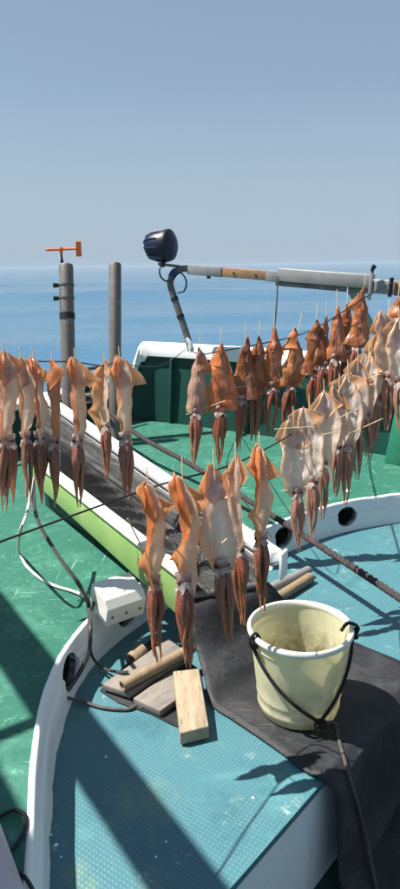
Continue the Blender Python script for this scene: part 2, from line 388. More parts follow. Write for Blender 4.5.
if bm.faces[0].normal.z < 0: bmesh.ops.reverse_faces(bm, faces=bm.faces)
bm.to_mesh(me); bm.free()

# plan lines of the boat
COAM = catmull([(-0.22, 0.45, 0), (-0.305, 0.85, 0), (-0.362, 1.15, 0), (-0.418, 1.43, 0), (-0.448, 1.69, 0), (-0.432, 1.95, 0), (-0.35, 2.2, 0), (-0.16, 2.48, 0),
                (0.10, 2.74, 0), (0.36, 2.98, 0), (0.62, 3.19, 0), (0.90, 3.33, 0), (1.25, 3.42, 0), (1.75, 3.44, 0)], 8)
BULW = [(-3.2, 0.9), (-2.5, 2.3), (-1.75, 3.55), (-1.05, 4.62), (-0.72, 5.12), (-0.50, 5.27), (-0.22, 5.16), (0.5, 4.68), (1.16, 4.17), (1.75, 3.55), (2.3, 2.6), (2.8, 1.2)]
DECK_Z = 0.15
# green foredeck
def offs(line, d):
    o_ = []
    for i, p in enumerate(line):
        td = (line[min(i + 1, len(line) - 1)] - line[max(i - 1, 0)]).normalized(); o_.append(p + Vector((td.y, -td.x, 0)) * d)
    return o_
poly = [(p[0] * 1.0, p[1]) for p in BULW] + [(2.6, 1.2), (2.2, 2.6)] + [(p.x, p.y) for p in reversed(offs(COAM, -0.013))] + [(-0.22, 0.1), (-1.6, 0.1), (-3.2, 0.1)]
mb = MB().prism(poly, DECK_Z - 0.035, DECK_Z); o = mb.build('green_deck', 'green', smooth=False)
tag(o, 'green painted foredeck with scuffed non-slip paint', 'deck', kind='structure')
# lower working deck
o = MB().prism([(-1.6, -3), (3.1, -3), (3.1, 1.2), (2.2, 2.8), (1.9, 3.4), (-1.6, 3.4)], -0.40, -0.35).build('lower_deck', 'lower', smooth=False)
tag(o, 'dark green lower deck beside the teal platform', 'deck', kind='structure')
# teal platform with its white side
EDGE_A = atz(230, 889, 0); EDGE_B = atz(322, 783, 0)
ed = (EDGE_B - EDGE_A).normalized()
pE0 = EDGE_A - ed * 0.62; pE1 = EDGE_A + ed * 2.1
tp = [(pE0.x, pE0.y)] + [(EDGE_A.x, EDGE_A.y), (EDGE_B.x, EDGE_B.y), (pE1.x, pE1.y)] + [(p.x + 0.0, p.y + 0.0) for p in reversed(COAM)]
top = MB().prism(tp, -0.02, 0.0).build('teal_platform', 'teal', smooth=False, bevel=0.006)
tag(top, 'raised teal platform with studded anti-slip surface', 'platform', kind='structure')
def inset_line(a, b_, d):
    n = Vector((ed.y, -ed.x, 0)); return a - n * d, b_ - n * d
q0, q1 = inset_line(pE0, pE1, 0.006)
mb = MB()
nx = Vector((ed.y, -ed.x, 0))
P = [[q0 + (q1 - q0) * (i / 40) + Vector((0, 0, z)) - nx * (0.0 if z > -0.3 else 0.0) for i in range(41)] for z in (-0.018, -0.12, -0.24, -0.352)]
mb.grid(P); P2 = [[p - nx * 0.03 for p in r] for r in P]; mb.grid(P2)
mb.grid([P[0], P2[0]]); mb.grid([P[-1], P2[-1]]); mb.grid([[r[0] for r in P], [r[0] for r in P2]]); mb.grid([[r[-1] for r in P], [r[-1] for r in P2]])
mb.build('side_panel', 'white', top, smooth=False)

# coaming: white upstand round the platform with drain holes
def sweep(line, prof, name, mat, parent=None, bottom=True):
    n = len(line); P = []
    for i, p in enumerate(line):
        tdir = (line[min(i + 1, n - 1)] - line[max(i - 1, 0)]); tdir.z = 0; tdir.normalize()
        nrm = Vector((tdir.y, -tdir.x, 0))          # to the right of travel = towards the platform
        P.append([p + nrm * a + Vector((0, 0, z)) for a, z in prof])
    mb = MB(); mb.grid(P, 0, True)
    k = len(prof); mb.f.append(tuple(range(k))); mb.mi.append(0); mb.f.append(tuple(range((n - 1) * k, n * k))); mb.mi.append(0)
    return mb.build(name, mat, parent)
prof = [(-0.022, 0.02), (-0.022, 0.150), (-0.019, 0.156), (-0.013, 0.158), (-0.007, 0.156), (-0.003, 0.150), (0.001, 0.100), (0.002, 0.096), (0.008, 0.091), (0.010, 0.087), (0.012, 0.030), (0.014, 0.018), (0.020, 0.006), (0.021, -0.012), (-0.015, -0.012)]
coam = sweep(COAM, prof, 'coaming', 'white')
# uneven hand-laid edge
for vtx in coam.data.vertices:
    c_ = vtx.co
    w = 0.007 * mnoise.noise(Vector((c_.x * 9, c_.y * 9, 0))) + 0.004 * mnoise.noise(Vector((c_.x * 31, c_.y * 31, 3)))
    if c_.z > 0.1: c_.z += w * 0.6
    if c_.z < 0.03 and c_.z > 0: c_.x += w; c_.y += w * 0.5
tag(coam, 'white curved coaming with round drain holes bordering the teal platform', 'coaming')
def near_coam(p):
    i = min(range(len(COAM)), key=lambda k: (COAM[k].x - p.x) ** 2 + (COAM[k].y - p.y) ** 2)
    tdir = (COAM[min(i + 1, len(COAM) - 1)] - COAM[max(i - 1, 0)]).normalized()
    return COAM[i], Vector((tdir.y, -tdir.x, 0))
cutters = []; sleeves = []
for (px, py, rh) in ((66, 672, 0.058), (131, 617, 0.054), (279, 538, 0.052), (347, 516, 0.052)):
    c0, nn = near_coam(atz(px, py, 0.075)); c0 = c0 + Vector((0, 0, 0.078))
    seg = 24; up = Vector((0, 0, 1)); sd = up.cross(nn)
    def ring(off, r_): return [c0 + nn * off + (sd * math.cos(2 * math.pi * k / seg) * 1.2 + up * math.sin(2 * math.pi * k / seg)) * r_ for k in range(seg)]
    mb = MB(); mb.grid([ring(-0.12, rh), ring(0.12, rh)], 0, True)
    mb.f.append(tuple(range(seg))); mb.mi.append(0); mb.f.append(tuple(range(seg, 2 * seg))); mb.mi.append(0)
    cutters.append(mb.build('cut', 'hole', smooth=False))
    mb = MB(); mb.grid([ring(0.0, rh * 1.0), ring(-0.16, rh * 1.0)], 0, True); mb.f.append(tuple(range(seg, 2 * seg))); mb.mi.append(0)
    sleeves.append(mb)
for cobj in cutters:
    md = coam.modifiers.new('b', 'BOOLEAN'); md.operation = 'DIFFERENCE'; md.object = cobj; md.solver = 'EXACT'
dg = bpy.context.evaluated_depsgraph_get()
newme = bpy.data.meshes.new_from_object(coam.evaluated_get(dg))
coam.modifiers.clear(); coam.data = newme; newme.name = 'coaming'
newme.materials.clear(); newme.materials.append(M['white'])
for p in newme.polygons: p.material_index = 0
for cobj in cutters: bpy.data.objects.remove(cobj, do_unlink=True)
for mb in sleeves: mb.build('drain_pipe', 'hole', coam)  # black sleeves paint in the dark behind each hole

# bulwark: dark green inside, white hull outside, white cap; low on the left, stepped up at the bow
bl = catmull([(p[0], p[1], 0) for p in BULW], 10)
def bul_top(p_i):                  # height along the line
    x, y = bl[p_i].x, bl[p_i].y
    s = p_i / 10.0
    lo, hi = 0.46, 0.715
    u = min(1, max(0, (s - 4.78) / 0.42)); u = u * u * (3 - 2 * u)
    return lo + (hi - lo) * u
bw = empty('bulwark', (-0.5, 5.27, DECK_Z), 'dark green bow bulwark with a thick white cap rail', 'bulwark')
org = Vector(bw.location)
n = len(bl); inn = []; out = []; capP = []
for i, p in enumerate(bl):
    td = (bl[min(i + 1, n - 1)] - bl[max(i - 1, 0)]).normalized(); no = Vector((-td.y, td.x, 0))      # outward
    h = bul_top(i)
    fl = 0.10 * (h - DECK_Z)
    inn.append([p + Vector((0, 0, -0.5)), p + Vector((0, 0, DECK_Z + 0.004)), p + no * fl * 0.5 + Vector((0, 0, (DECK_Z + h) / 2)), p + no * fl + Vector((0, 0, h))])
    out.append([p + no * (0.05 + fl) + Vector((0, 0, h)), p + no * 0.045 + Vector((0, 0, 0.1)), p - no * 0.15 + Vector((0, 0, -0.8)), p - no * 0.4 + Vector((0, 0, -1.7))])
    th = 0.05 if h > 0.47 else 0.03
    lowc = 1.9 if h > 0.47 and i < 54 else (1.0 if h > 0.47 else 0.8)
    wI, wO = (0.035, 0.085)
    capP.append([p + no * (fl + a) + Vector((0, 0, h + z)) for a, z in ((-wI, -th * lowc), (-wI, th * 0.5), (-wI + 0.018, th), (wO - 0.02, th), (wO, th * 0.5), (wO, -th * lowc))])
shift(MB().grid(inn), org).build('inner_panel', 'bulwark', bw)
shift(MB().grid(out), org).build('hull_side', 'hull', bw)
ks = next(i for i in range(n) if bul_top(i) > 0.461) - 1
shift(MB().grid(capP[ks:], 0, True), org).build('cap_rail', 'cap', bw)
shift(MB().grid(capP[:ks - 11], 0, True), org).build('cap_rail', 'cap', bw)
shift(MB().grid(capP[ks - 11:ks + 1], 0, True), org).build('low_cap_rail', 'galv', bw)
# corner seam and stays on the inside of the bulwark
def stay(i, w_base, mat='stay', th=0.05):
    p = bl[i]; td = (bl[i + 1] - bl[i - 1]).normalized(); no = Vector((-td.y, td.x, 0)); h = bul_top(i)
    a = p + Vector((0, 0, DECK_Z)); fl = 0.10 * (h - DECK_Z)
    pts = [a - no * w_base, a + no * 0.02, a + no * (fl + 0.02) + Vector((0, 0, h - DECK_Z - 0.06)), a - no * 0.05 + no * fl + Vector((0, 0, h - DECK_Z - 0.06))]
    mb = MB(); mb.add([q + td * th / 2 for q in pts] + [q - td * th / 2 for q in pts], [(0, 1, 2, 3), (7, 6, 5, 4), (0, 3, 7, 4), (3, 2, 6, 7), (2, 1, 5, 6), (1, 0, 4, 5)])
    shift(mb, org).build('stay', mat, bw, bevel=0.008)
stay(82, 0.16, th=0.11); stay(60, 0.03, 'bulwark', 0.02); stay(68, 0.03, 'bulwark', 0.02); stay(26, 0.10)
# pipe rail above the low part
lowpts = [bl[i] + Vector((0, 0, 0.615)) for i in range(10, 43, 2)]
shift(MB().tube(lowpts, 0.014, 8), org).build('guard_rail', 'steeldark', bw)
for i in (14, 22, 30, 38):
    shift(MB().tube([bl[i] + Vector((0, 0, 0.47)), bl[i] + Vector((0, 0, 0.615))], 0.012, 8), org).build('rail_post', 'steeldark', bw)
# dark fairlead block on the low bulwark where the heavy rope is made fast
FL = aty(90, 398, 4.75)
fe = empty('mooring_cleat', FL, 'dark mooring cleat on the low bulwark behind the paired squid', 'cleat')
MB().box((0, 0, -0.05), (0.16, 0.10, 0.06)).build('base', 'blackplastic', fe, bevel=0.01)
MB().tube([(-0.11, 0, 0.03), (-0.04, 0, 0.015), (0.04, 0, 0.015), (0.11, 0, 0.03)], [0.014, 0.02, 0.02, 0.014], 10).build('horn', 'steeldark', fe)
for sx in (-0.04, 0.04): MB().tube([(sx, 0, -0.03), (sx, 0, 0.012)], 0.016, 8).build('leg', 'steeldark', fe)

# ================================================================== POSTS, VANE, BOOM, LAMP
def post(px0, py0, px1, d, radius, label):
    a = atd(px0, py0, d); b_ = atd(px1, 400, d); b_ = a + (b_ - a).normalized() * (a.z - 0.10) / max(0.01, -(b_ - a).normalized().z)
    e = empty('mooring_post', b_, label, 'post', 'grey pipe posts at the left bulwark')
    ax = a - b_; n_ = ax.normalized()
    mb = MB().tube([Vector((0, 0, 0)), ax * 0.5, ax - n_ * 0.02, ax - n_ * 0.004, ax + n_ * 0.004], [radius, radius, radius, radius * 0.9, radius * 0.55], 24)
    mb.build('shaft', 'steel', e); return e, b_, ax
p1, pb1, pax1 = post(66, 264, 69, 4.55, 0.048, 'grey steel post with black band and clamps, orange wind vane on top')
p2, pb2, pax2 = post(115, 263, 115, 4.75, 0.044, 'plain grey steel post right of the wind vane post')
def on_post(t): return pax1 * t
L1 = pax1.length; nn1 = pax1.normalized()
def pos_at(py, d=4.55): return (atd(67, py, d) - pb1)
for (py, hh, mat, nm) in ((316, 0.020, 'tape', 'band'), (285, 0.006, 'steeldark', 'clamp'), (298, 0.006, 'steeldark', 'clamp')):
    s_ = pos_at(py).dot(nn1)
    cl_ = MB().tube([nn1 * (s_ - hh), nn1 * (s_ + hh)], 0.0525, 24).build(nm, mat, p1)
    if nm == 'clamp':
        MB().tube([nn1 * s_ + Vector((-0.05, -0.02, 0)), nn1 * s_ + Vector((-0.085, -0.03, 0))], [0.014, 0.017], 10).build('bolt', 'tape', cl_)
vp = atd(62, 262, 4.55); vane = empty('wind_vane', vp + Vector((0, 0, -0.005)), 'orange wind vane with a square tail, on top of the grey post', 'wind vane')
tp_ = atd(61, 250.5, 4.55) - vane.location
MB().tube([(0, 0, 0), tp_ * 0.35, tp_], [0.012, 0.007, 0.006], 8).build('pivot', 'tape', vane)
hub = MB().tube([tp_ + Vector((0, 0, -0.018)), tp_ + Vector((0, 0, 0.02))], 0.012, 10).build('hub', 'orange', vane)
aL = atd(45, 250, 4.50) - vane.location; aR = atd(77, 249, 4.60) - vane.location
MB().tube([aL, aL + (aR - aL) * 0.08, aR], [0.004, 0.008, 0.007], 8).build('arm', 'orange', vane)
tc = atd(78.5, 249, 4.605) - vane.location
dv = (aR - aL).normalized()
MB().box(tc, (0.040, 0.008, 0.10), Matrix((dv, Vector((0, 0, 1)).cross(dv), Vector((0, 0, 1)))).transposed()).build('tail', 'orange', vane, bevel=0.003)

# boom lashed above the right bulwark
bA = atd(178, 268.5, 4.75); bB = atd(412, 287, 3.75)
bd = (bB - bA).normalized(); bn = Vector((0, 0, 1)); bs = bn.cross(bd).normalized(); bn = bd.cross(bs)
Mb = Matrix((bd, bs, bn)).transposed()
boom = empty('boom', bA, 'long grey boom with a brown wood splice above the right bulwark', 'boom')
def along(px):                     # parameter of the boom at photo column px
    lo, hi = 0.0, 1.0
    for _ in range(40):
        mid = (lo + hi) / 2; q = bA + (bB - bA) * mid - EYE
        x = 200 + F_PX * q.dot(_r) / q.dot(_f)
        if x < px: lo = mid
        else: hi = mid
    return (bB - bA).length * lo
def seg_box(x0, x1, w, h, nm, mat, dz=0.0, dy=0.0, bev=0.004):
    s0, s1 = along(x0), along(x1)
    return MB().box(bd * (s0 + s1) / 2 + bn * dz + bs * dy, (s1 - s0, w, h), Mb).build(nm, mat, boom, bevel=bev)
seg_box(190, 224, 0.060, 0.066, 'end_sleeve', 'galv', 0)
seg_box(222, 272, 0.050, 0.060, 'wood_splice', 'beamwood', 0, 0)
seg_box(268, 282, 0.064, 0.068, 'collar', 'galv', 0)
seg_box(280, 372, 0.070, 0.080, 'upper_rail', 'galv', 0.012)
seg_box(278, 373, 0.050, 0.028, 'boom_shade_bar', 'steeldark', -0.043)  # dark bar standing in for the shadowed lower part of the boom
seg_box(370, 397, 0.060, 0.078, 'end_rail', 'galv', -0.012, 0.01)
seg_box(396, 411, 0.062, 0.080, 'wood_end', 'beamwood', -0.014, 0.01)
MB().tube([bd * along(394) - bs * 0.04 + bn * 0.045, bd * along(394) - bs * 0.045 - bn * 0.06], 0.012, 8).build('strap', 'tape', boom)
for pxb in (236, 258): MB().tube([bd * along(pxb) - bs * 0.024, bd * along(pxb) - bs * 0.032], 0.006, 8).build('bolt', 'tape', boom)
MB().tube([bd * along(209) - bn * 0.03, bd * along(209) - bn * 0.05], [0.016, 0.012], 8).build('drain_plug', 'tape', boom)
s3 = along(352)
br0 = bd * s3 - bn * 0.05; br1 = bl[80] + Vector((0.06, 0.02, 0.74)) - bA
MB().tube([br0 + (br1 - br0).normalized() * -0.02, br1], 0.03, 4).build('brace', 'galv', boom, smooth=False)
# clamp bracket at the right end of the grey rail
s4 = along(374); MB().box(bd * s4 - bs * 0.045 - bn * 0.005, (0.020, 0.012, 0.17), Mb).build('clamp', 'galv', boom, bevel=0.002)
MB().tube([bd * s4 - bs * 0.05 + bn * 0.075, bd * (s4 + 0.015) - bs * 0.05 + bn * 0.105], [0.010, 0.014], 8).build('clamp_screw', 'tape', boom)
# bent pipe carrying the left end
pipe_pts = catmull([atd(191, 351, 4.78), atd(187, 336, 4.78), atd(179, 312, 4.77), atd(172, 291, 4.76), atd(170.5, 282, 4.75), atd(174, 273, 4.75), atd(182, 269, 4.75), atd(194, 269, 4.74)], 8)
pe = empty('bent_pipe', pipe_pts[0], 'bent grey pipe on the bow rail holding the left end of the boom', 'pipe')
shift(MB().tube(pipe_pts, 0.024, 14), pipe_pts[0]).build('pipe', 'steeldark', pe)
for k, mt in ((14, 'tape'), (20, 'tape'), (36, 'bluetape'), (38, 'bluetape'), (40, 'bluetape')):
    shift(MB().tube([pipe_pts[k], pipe_pts[k] + (pipe_pts[k + 1] - pipe_pts[k]).normalized() * 0.022], 0.0275, 14), pipe_pts[0]).build('tape_wrap', mt, pe)
sp = atd(190, 349, 4.78) - pipe_pts[0]
shift(MB().tube([atd(186, 339, 4.74), atd(190, 343, 4.74), atd(191, 352, 4.74)], [0.018, 0.02, 0.014], 10), pipe_pts[0]).build('lashing', 'cap', pe)
# floodlight
lc = atd(163, 245.5, 4.72); lamp = empty('floodlight', atd(163, 266, 4.72), 'round navy blue floodlight above the bent pipe', 'lamp')
lo = lamp.location
ax = Vector((0.90, -0.42, 0.06)).normalized(); sx_ = ax.orthogonal().normalized(); sy_ = ax.cross(sx_)
ML = Matrix((sx_, sy_, ax)).transposed()
def lpart(prof, nm, mat, seg=28):
    mb = MB().lathe([(r_ * 1.03, z_ * 1.3) for r_, z_ in prof], seg); mb.v = [tuple((ML @ Vector(p)) + lc - lo) for p in mb.v]; return mb.build(nm, mat, lamp)
body = lpart([(0.0, -0.105), (0.045, -0.10), (0.075, -0.085), (0.092, -0.05), (0.097, -0.01), (0.097, 0.02)], 'housing', 'lamp')
rimo = lpart([(0.097, 0.018), (0.103, 0.020), (0.104, 0.045), (0.099, 0.05), (0.09, 0.052)], 'rim', 'blackplastic')
lpart([(0.092, 0.048), (0.075, 0.062), (0.04, 0.072), (0.0, 0.076)], 'lens_cover', 'lamp').parent = rimo
for k in range(10):
    a = 2 * math.pi * k / 10
    pts = [ML @ Vector((1.03 * r_ * math.cos(a), 1.03 * r_ * math.sin(a), 1.3 * z)) + lc - lo for r_, z in ((0.05, -0.101), (0.078, -0.086), (0.095, -0.05), (0.1, -0.005))]
    MB().tube(pts, 0.004, 5).build('rib', 'lamp', body)
MB().tube([lc - lo + Vector((-0.075, 0, -0.02)), lc - lo + Vector((-0.05, 0, -0.10)), lc - lo + Vector((0, 0, -0.112)), lc - lo + Vector((0.05, 0, -0.10)), lc - lo + Vector((0.075, 0, -0.02))], 0.010, 6).build('yoke', 'blackplastic', lamp)
MB().tube([(0, 0, 0), lc - lo + Vector((0, 0, -0.105))], [0.014, 0.018], 10).build('stem', 'blackplastic', lamp)
MB().tube([atd(158, 264, 4.72) - lo, atd(180, 266.5, 4.74) - lo], 0.010, 8).build('bracket', 'steeldark', lamp)
wire = catmull([atd(163, 262, 4.70), atd(159.5, 270, 4.68), atd(161, 277, 4.68), atd(166, 281, 4.70), atd(172, 280, 4.70), atd(179, 273, 4.69), atd(184, 276, 4.68), atd(186.5, 283, 4.68), atd(184, 291, 4.69), atd(177, 293, 4.71)], 8)
shift(MB().tube(wire, 0.006, 6), lo).build('cable', 'blackplastic', lamp)

# ================================================================== TRAY
ZF0, ZF1 = 0.55, 0.36              # far rail height at far / near end
A0 = atz(52, 395, ZF0); A1 = atz(285, 549, ZF1)
B0 = atz(28, 458, 0.42); B1 = atz(184, 582, 0.30)
tray = empty('squid_tray', (B1 + A1) / 2 * 1.0, 'long netted tray with white rails and a lime green side board', 'tray')
to = Vector(((B1.x + A1.x) / 2, (B1.y + A1.y) / 2, 0.0)); tray.location = to
def tb(mb, nm, mat, **k): return shift(mb, to).build(nm, mat, tray, **k)
def lerp(a, b_, u): return a + (b_ - a) * u
def hexa(a0, a1, off, ht):         # bar with top edge a0-a1, thickness vector off, height ht down
    d = [Vector((0, 0, -h)) for h in (ht if isinstance(ht, tuple) else (ht, ht))]
    p = [a0, a1, a1 + off, a0 + off, a0 + d[0], a1 + d[1], a1 + off + d[1], a0 + off + d[0]]
    return MB().add(p, [(0, 1, 2, 3), (7, 6, 5, 4), (0, 4, 5, 1), (1, 5, 6, 2), (2, 6, 7, 3), (3, 7, 4, 0)])
perpA = Vector((0.89, 0.45, 0)); 
# far rail: wide white top
A0 = A0 - perpA * 0.06; A1 = A1 - perpA * 0.06
tb(hexa(A0, A1, perpA * 0.05, 0.045), 'far_rail', 'cap', bevel=0.006)
# far side sheet (lit grey behind the net) and floor sheet
fA0, fA1 = A0 + Vector((-0.05, -0.02, -0.20)), A1 + Vector((-0.05, -0.02, -0.12))
fB0, fB1 = B0 + Vector((0.02, 0.01, -0.06)), B1 + Vector((0.02, 0.01, -0.06))
def sheet(a0, a1, b0, b1, n=40, mm=8, wob=0.006):
    return MB().grid([[lerp(lerp(a0, a1, i / n), lerp(b0, b1, i / n), j / mm) + Vector((0, 0, wob * math.sin(i * 0.9 + j * 1.3) * math.sin(math.pi * j / mm))) for j in range(mm + 1)] for i in range(n + 1)])
up6 = Vector((0, 0, 0.0))
tb(sheet(A0 + perpA * 0.02 + Vector((0, 0, -0.054)), A1 + perpA * 0.02 + Vector((0, 0, -0.054)), fA0, fA1, 40, 5, 0.003), 'side_sheet', 'netback')
tb(sheet(fA0, fA1, fB0, fB1), 'floor_sheet', 'traysheet')
# near board
tb(hexa(B0, B1, Vector((0.030, 0.016, 0)), (0.11, 0.155)), 'side_board', 'lime', bevel=0.004)
tb(hexa(B0 + Vector((-0.008, -0.004, 0.014)), B1 + Vector((-0.008, -0.004, 0.014)), Vector((0.052, 0.028, 0)), 0.0135), 'near_rail', 'cream', bevel=0.003)
# net: real threads over the side and the floor
def net(a0, a1, b0, b1, nl, nw, r_, lift):
    mb = MB(); nv = (a1 - a0).cross(b0 - a0).normalized()
    if nv.z < 0 : nv = -nv
    def pt(u, w): return lerp(lerp(a0, a1, u), lerp(b0, b1, u), w) + nv * lift
    def thread(p, q):
        d = (q - p).normalized(); s_ = d.cross(nv) * r_; u_ = nv * r_
        k = [p + s_, p + u_, p - s_, q + s_, q + u_, q - s_]
        mb.add(k, [(0, 1, 4, 3), (1, 2, 5, 4), (2, 0, 3, 5)])
    for i in range(-nw, nl + 1):
        for sgn in (0, 1):
            u0, u1 = i / nl, (i + nw) / nl
            w0, w1 = 0.0, 1.0
            if u0 < 0: w0 = -u0 / (u1 - u0); u0 = 0
            if u1 > 1: w1 = w0 + (1 - u0) / (u1 - u0) * (1 - w0) if i >= 0 else w1; u1 = 1
            a, b_ = (w0, w1) if sgn == 0 else (1 - w0, 1 - w1)
            thread(pt(u0, a), pt(u1, b_))
    return mb
o = tb(net(A0 + Vector((0, 0, -0.055)), A1 + Vector((0, 0, -0.055)), fA0, fA1, 190, 10, 0.0022, 0.012), 'side_net', 'net', smooth=False); o['kind'] = 'stuff'
o = tb(net(fA0, fA1, fB0, fB1, 190, 24, 0.0016, 0.009), 'floor_net', 'net', smooth=False); o['kind'] = 'stuff'
g0 = lerp(B0, B1, 0.0) + Vector((0.06, 0.035, -0.09)); g1 = lerp(B0, B1, 0.80) + Vector((0.06, 0.035, -0.12))
tb(MB().add([g0, g1, Vector((g1.x, g1.y, DECK_Z - 0.005)), Vector((g0.x, g0.y, DECK_Z - 0.005))] + [p + Vector((0.03, 0.016, 0)) for p in (g0, g1, Vector((g1.x, g1.y, DECK_Z - 0.005)), Vector((g0.x, g0.y, DECK_Z - 0.005)))], [(0, 1, 2, 3), (7, 6, 5, 4), (0, 4, 5, 1), (1, 5, 6, 2), (2, 6, 7, 3), (3, 7, 4, 0)]), 'base_shade_panel', 'bulwark', smooth=False)  # dark panel added for the tray base and the shade below the board
# end frame, cross pieces below, legs
tb(MB().tube([fA1 + Vector((0, 0, 0.004)), fB1], 0.012, 8), 'end_bar', 'steeldark')
for u in (0.10, 0.35, 0.58):
    a = lerp(fA0, fA1, u) + Vector((0, 0, -0.03)); b_ = lerp(fB0, fB1, u) + Vector((0, 0, -0.03)); b_ = lerp(b_, a, 0.35)
    tb(MB().tube([a, b_], 0.018, 4), 'cross_bearer', 'bulwark', smooth=False)
    for q in (a, b_): tb(MB().tube([q, Vector((q.x, q.y, DECK_Z - 0.01))], 0.018, 8), 'leg', 'bulwark')
a = lerp(fA0, fA1, 0.97) + Vector((0, 0, -0.02)); b_ = lerp(fB0, fB1, 0.97) + Vector((0, 0, -0.02))
tb(MB().tube([a, b_], 0.018, 4), 'cross_bearer', 'greywood', smooth=False)
for q in (lerp(a, b_, 0.2), lerp(a, b_, 0.8)): tb(MB().tube([q, Vector((q.x, q.y, 0.0))], 0.018, 8), 'leg', 'greywood')
# white bracket at the lower right end
tb(MB().box(A1 + Vector((0.045, -0.004, -0.045)), (0.012, 0.055, 0.10), rotz(-0.5)), 'end_bracket', 'cap', bevel=0.002)

# ================================================================== WHITE BOX, BOARDS
bc = atz(118, 600, 0.20); bx = empty('white_box', (bc.x, bc.y, 0.13), 'off-white wooden wedge box straddling the coaming beside the green board', 'box')
rb = Matrix.Rotation(0.62, 3, 'Z') @ Matrix.Rotation(0.30, 3, 'X')
Lx, Ly, Lz = 0.155, 0.125, 0.10
mb = MB(); pr = [(-Ly / 2, -Lz / 2), (Ly / 2, -Lz / 2), (Ly / 2, Lz * 0.5), (-Ly * 0.28, Lz * 0.5), (-Ly / 2, Lz * 0.25)]
k = len(pr); vs_ = [rb @ Vector((sx * Lx / 2, y, z)) + Vector((0, 0, 0.075)) for sx in (-1, 1) for y, z in pr]
mb.add(vs_, [tuple(range(k)), tuple(range(2 * k - 1, k - 1, -1))] + [(i, (i + 1) % k, (i + 1) % k + k, i + k) for i in range(k)])
mb.build('body', 'boxwhite', bx, smooth=False, bevel=0.002, bseg=1)
for sx in (-0.055, 0.0, 0.055):
    p = rb @ Vector((sx, -Ly / 2 - 0.001, -0.012)) + Vector((0, 0, 0.075)); dn = rb @ Vector((0, -1, 0))
    MB().tube([p - dn * 0.004, p + dn * 0.003], 0.005, 8).build('screw', 'steeldark', bx)

def slab(corners_px, z_top, th, name, mat, label, cat, group=None, tilt=None, bevel=0.003):
    P = [atz(x, y, z_top if tilt is None else z_top + tz) for (x, y), tz in zip(corners_px, tilt or [0] * 4)]
    c = sum(P, Vector()) / 4; e = Vector((c.x, c.y, c.z - th))
    lx = ((P[1] - P[0]) + (P[2] - P[3])).normalized(); ly = (P[3] - P[0]).normalized()
    # local frame: long side along local Y so the grain follows it
    ang_ = math.atan2(ly.x, ly.y)
    Rz = Matrix.Rotation(-ang_, 3, 'Z'); Ri = Rz.transposed()
    vts = [Ri @ (p - e) for p in P] + [Ri @ (p - e - Vector((0, 0, th))) for p in P]
    o = MB().add(vts, [(0, 1, 2, 3), (7, 6, 5, 4), (0, 4, 5, 1), (1, 5, 6, 2), (2, 6, 7, 3), (3, 7, 4, 0)]).build(name, mat, bevel=bevel)
    o.location = e; o.rotation_euler = (0, 0, -ang_); return tag(o, label, cat, group)
slab([(102, 684), (129, 693), (191, 655), (168, 638)], 0.036, 0.022, 'plywood_board', 'greywood', 'grey plywood board under the brown tube by the coaming', 'board', 'loose boards on the platform', [0, 0, 0.02, 0.02])
slab([(133, 698), (160, 711), (200, 682), (176, 668)], 0.030, 0.022, 'plywood_board', 'greywood', 'grey weathered board half under the pale wood block', 'board', 'loose boards on the platform', [0, 0, 0.012, 0.012])
slab([(180, 733), (209, 726), (199, 668), (173, 671)], 0.060, 0.042, 'wood_block', 'wood', 'pale sunlit wood block lying beside the rubber mat', 'block', None, [-0.012, -0.012, 0.016, 0.016], 0.004)
def rod(a, b_, r_, name, mat, label, cat, group=None, hollow=False):
    o_ = a; d = b_ - a
    mb = MB()
    if hollow:
        mb.tube([Vector(), d], r_, 18, cap=False); mb.tube([Vector(), d], r_ * 0.72, 18, cap=False)
        n_ = d.normalized(); s_ = n_.orthogonal().normalized(); q_ = n_.cross(s_)
        for e_ in (Vector(), d):
            mb.grid([[e_ + (s_ * math.cos(2 * math.pi * k / 18) + q_ * math.sin(2 * math.pi * k / 18)) * rr for k in range(18)] for rr in (r_, r_ * 0.72)], 0, True)
    else: mb.tube([Vector(), d * 0.02, d * 0.98, d], [r_ * 0.92, r_, r_, r_ * 0.92], 16)
    o = mb.build(name, mat); o.location = o_; return tag(o, label, cat, group)
rod(atz(122, 686, 0.055), atz(192, 648, 0.085), 0.018, 'tube', 'tube', 'brown tube lying across the grey boards', 'tube', hollow=True)
rod(atz(263, 607, 0.022), atz(311, 577, 0.022), 0.022, 'round_log', 'tube', 'short brown log lying below the lower end of the tray', 'log', 'short logs behind the bucket')
rod(atz(262, 592, 0.034), atz(309, 570, 0.030), 0.020, 'round_log', 'galv', 'grey round stick behind the brown log below the tray', 'stick', 'short logs behind the bucket')
rod(atz(132, 660, 0.034), atz(143, 649, 0.05), 0.026, 'pipe_stub', 'tube', 'short hollow brown pipe stub tucked against the white coaming', 'pipe', hollow=True)
# small offcuts of black sheet under the boards
P = [atz(x, y, 0.006) for x, y in ((100, 690), (118, 702), (150, 713), (172, 724), (185, 729), (205, 700), (200, 670), (150, 640))]
o = MB().prism([(p.x, p.y) for p in P], 0.001, 0.006).build('rubber_offcut', 'rubber', smooth=False); tag(o, 'thin black rubber offcut under the loose boards', 'rubber sheet')

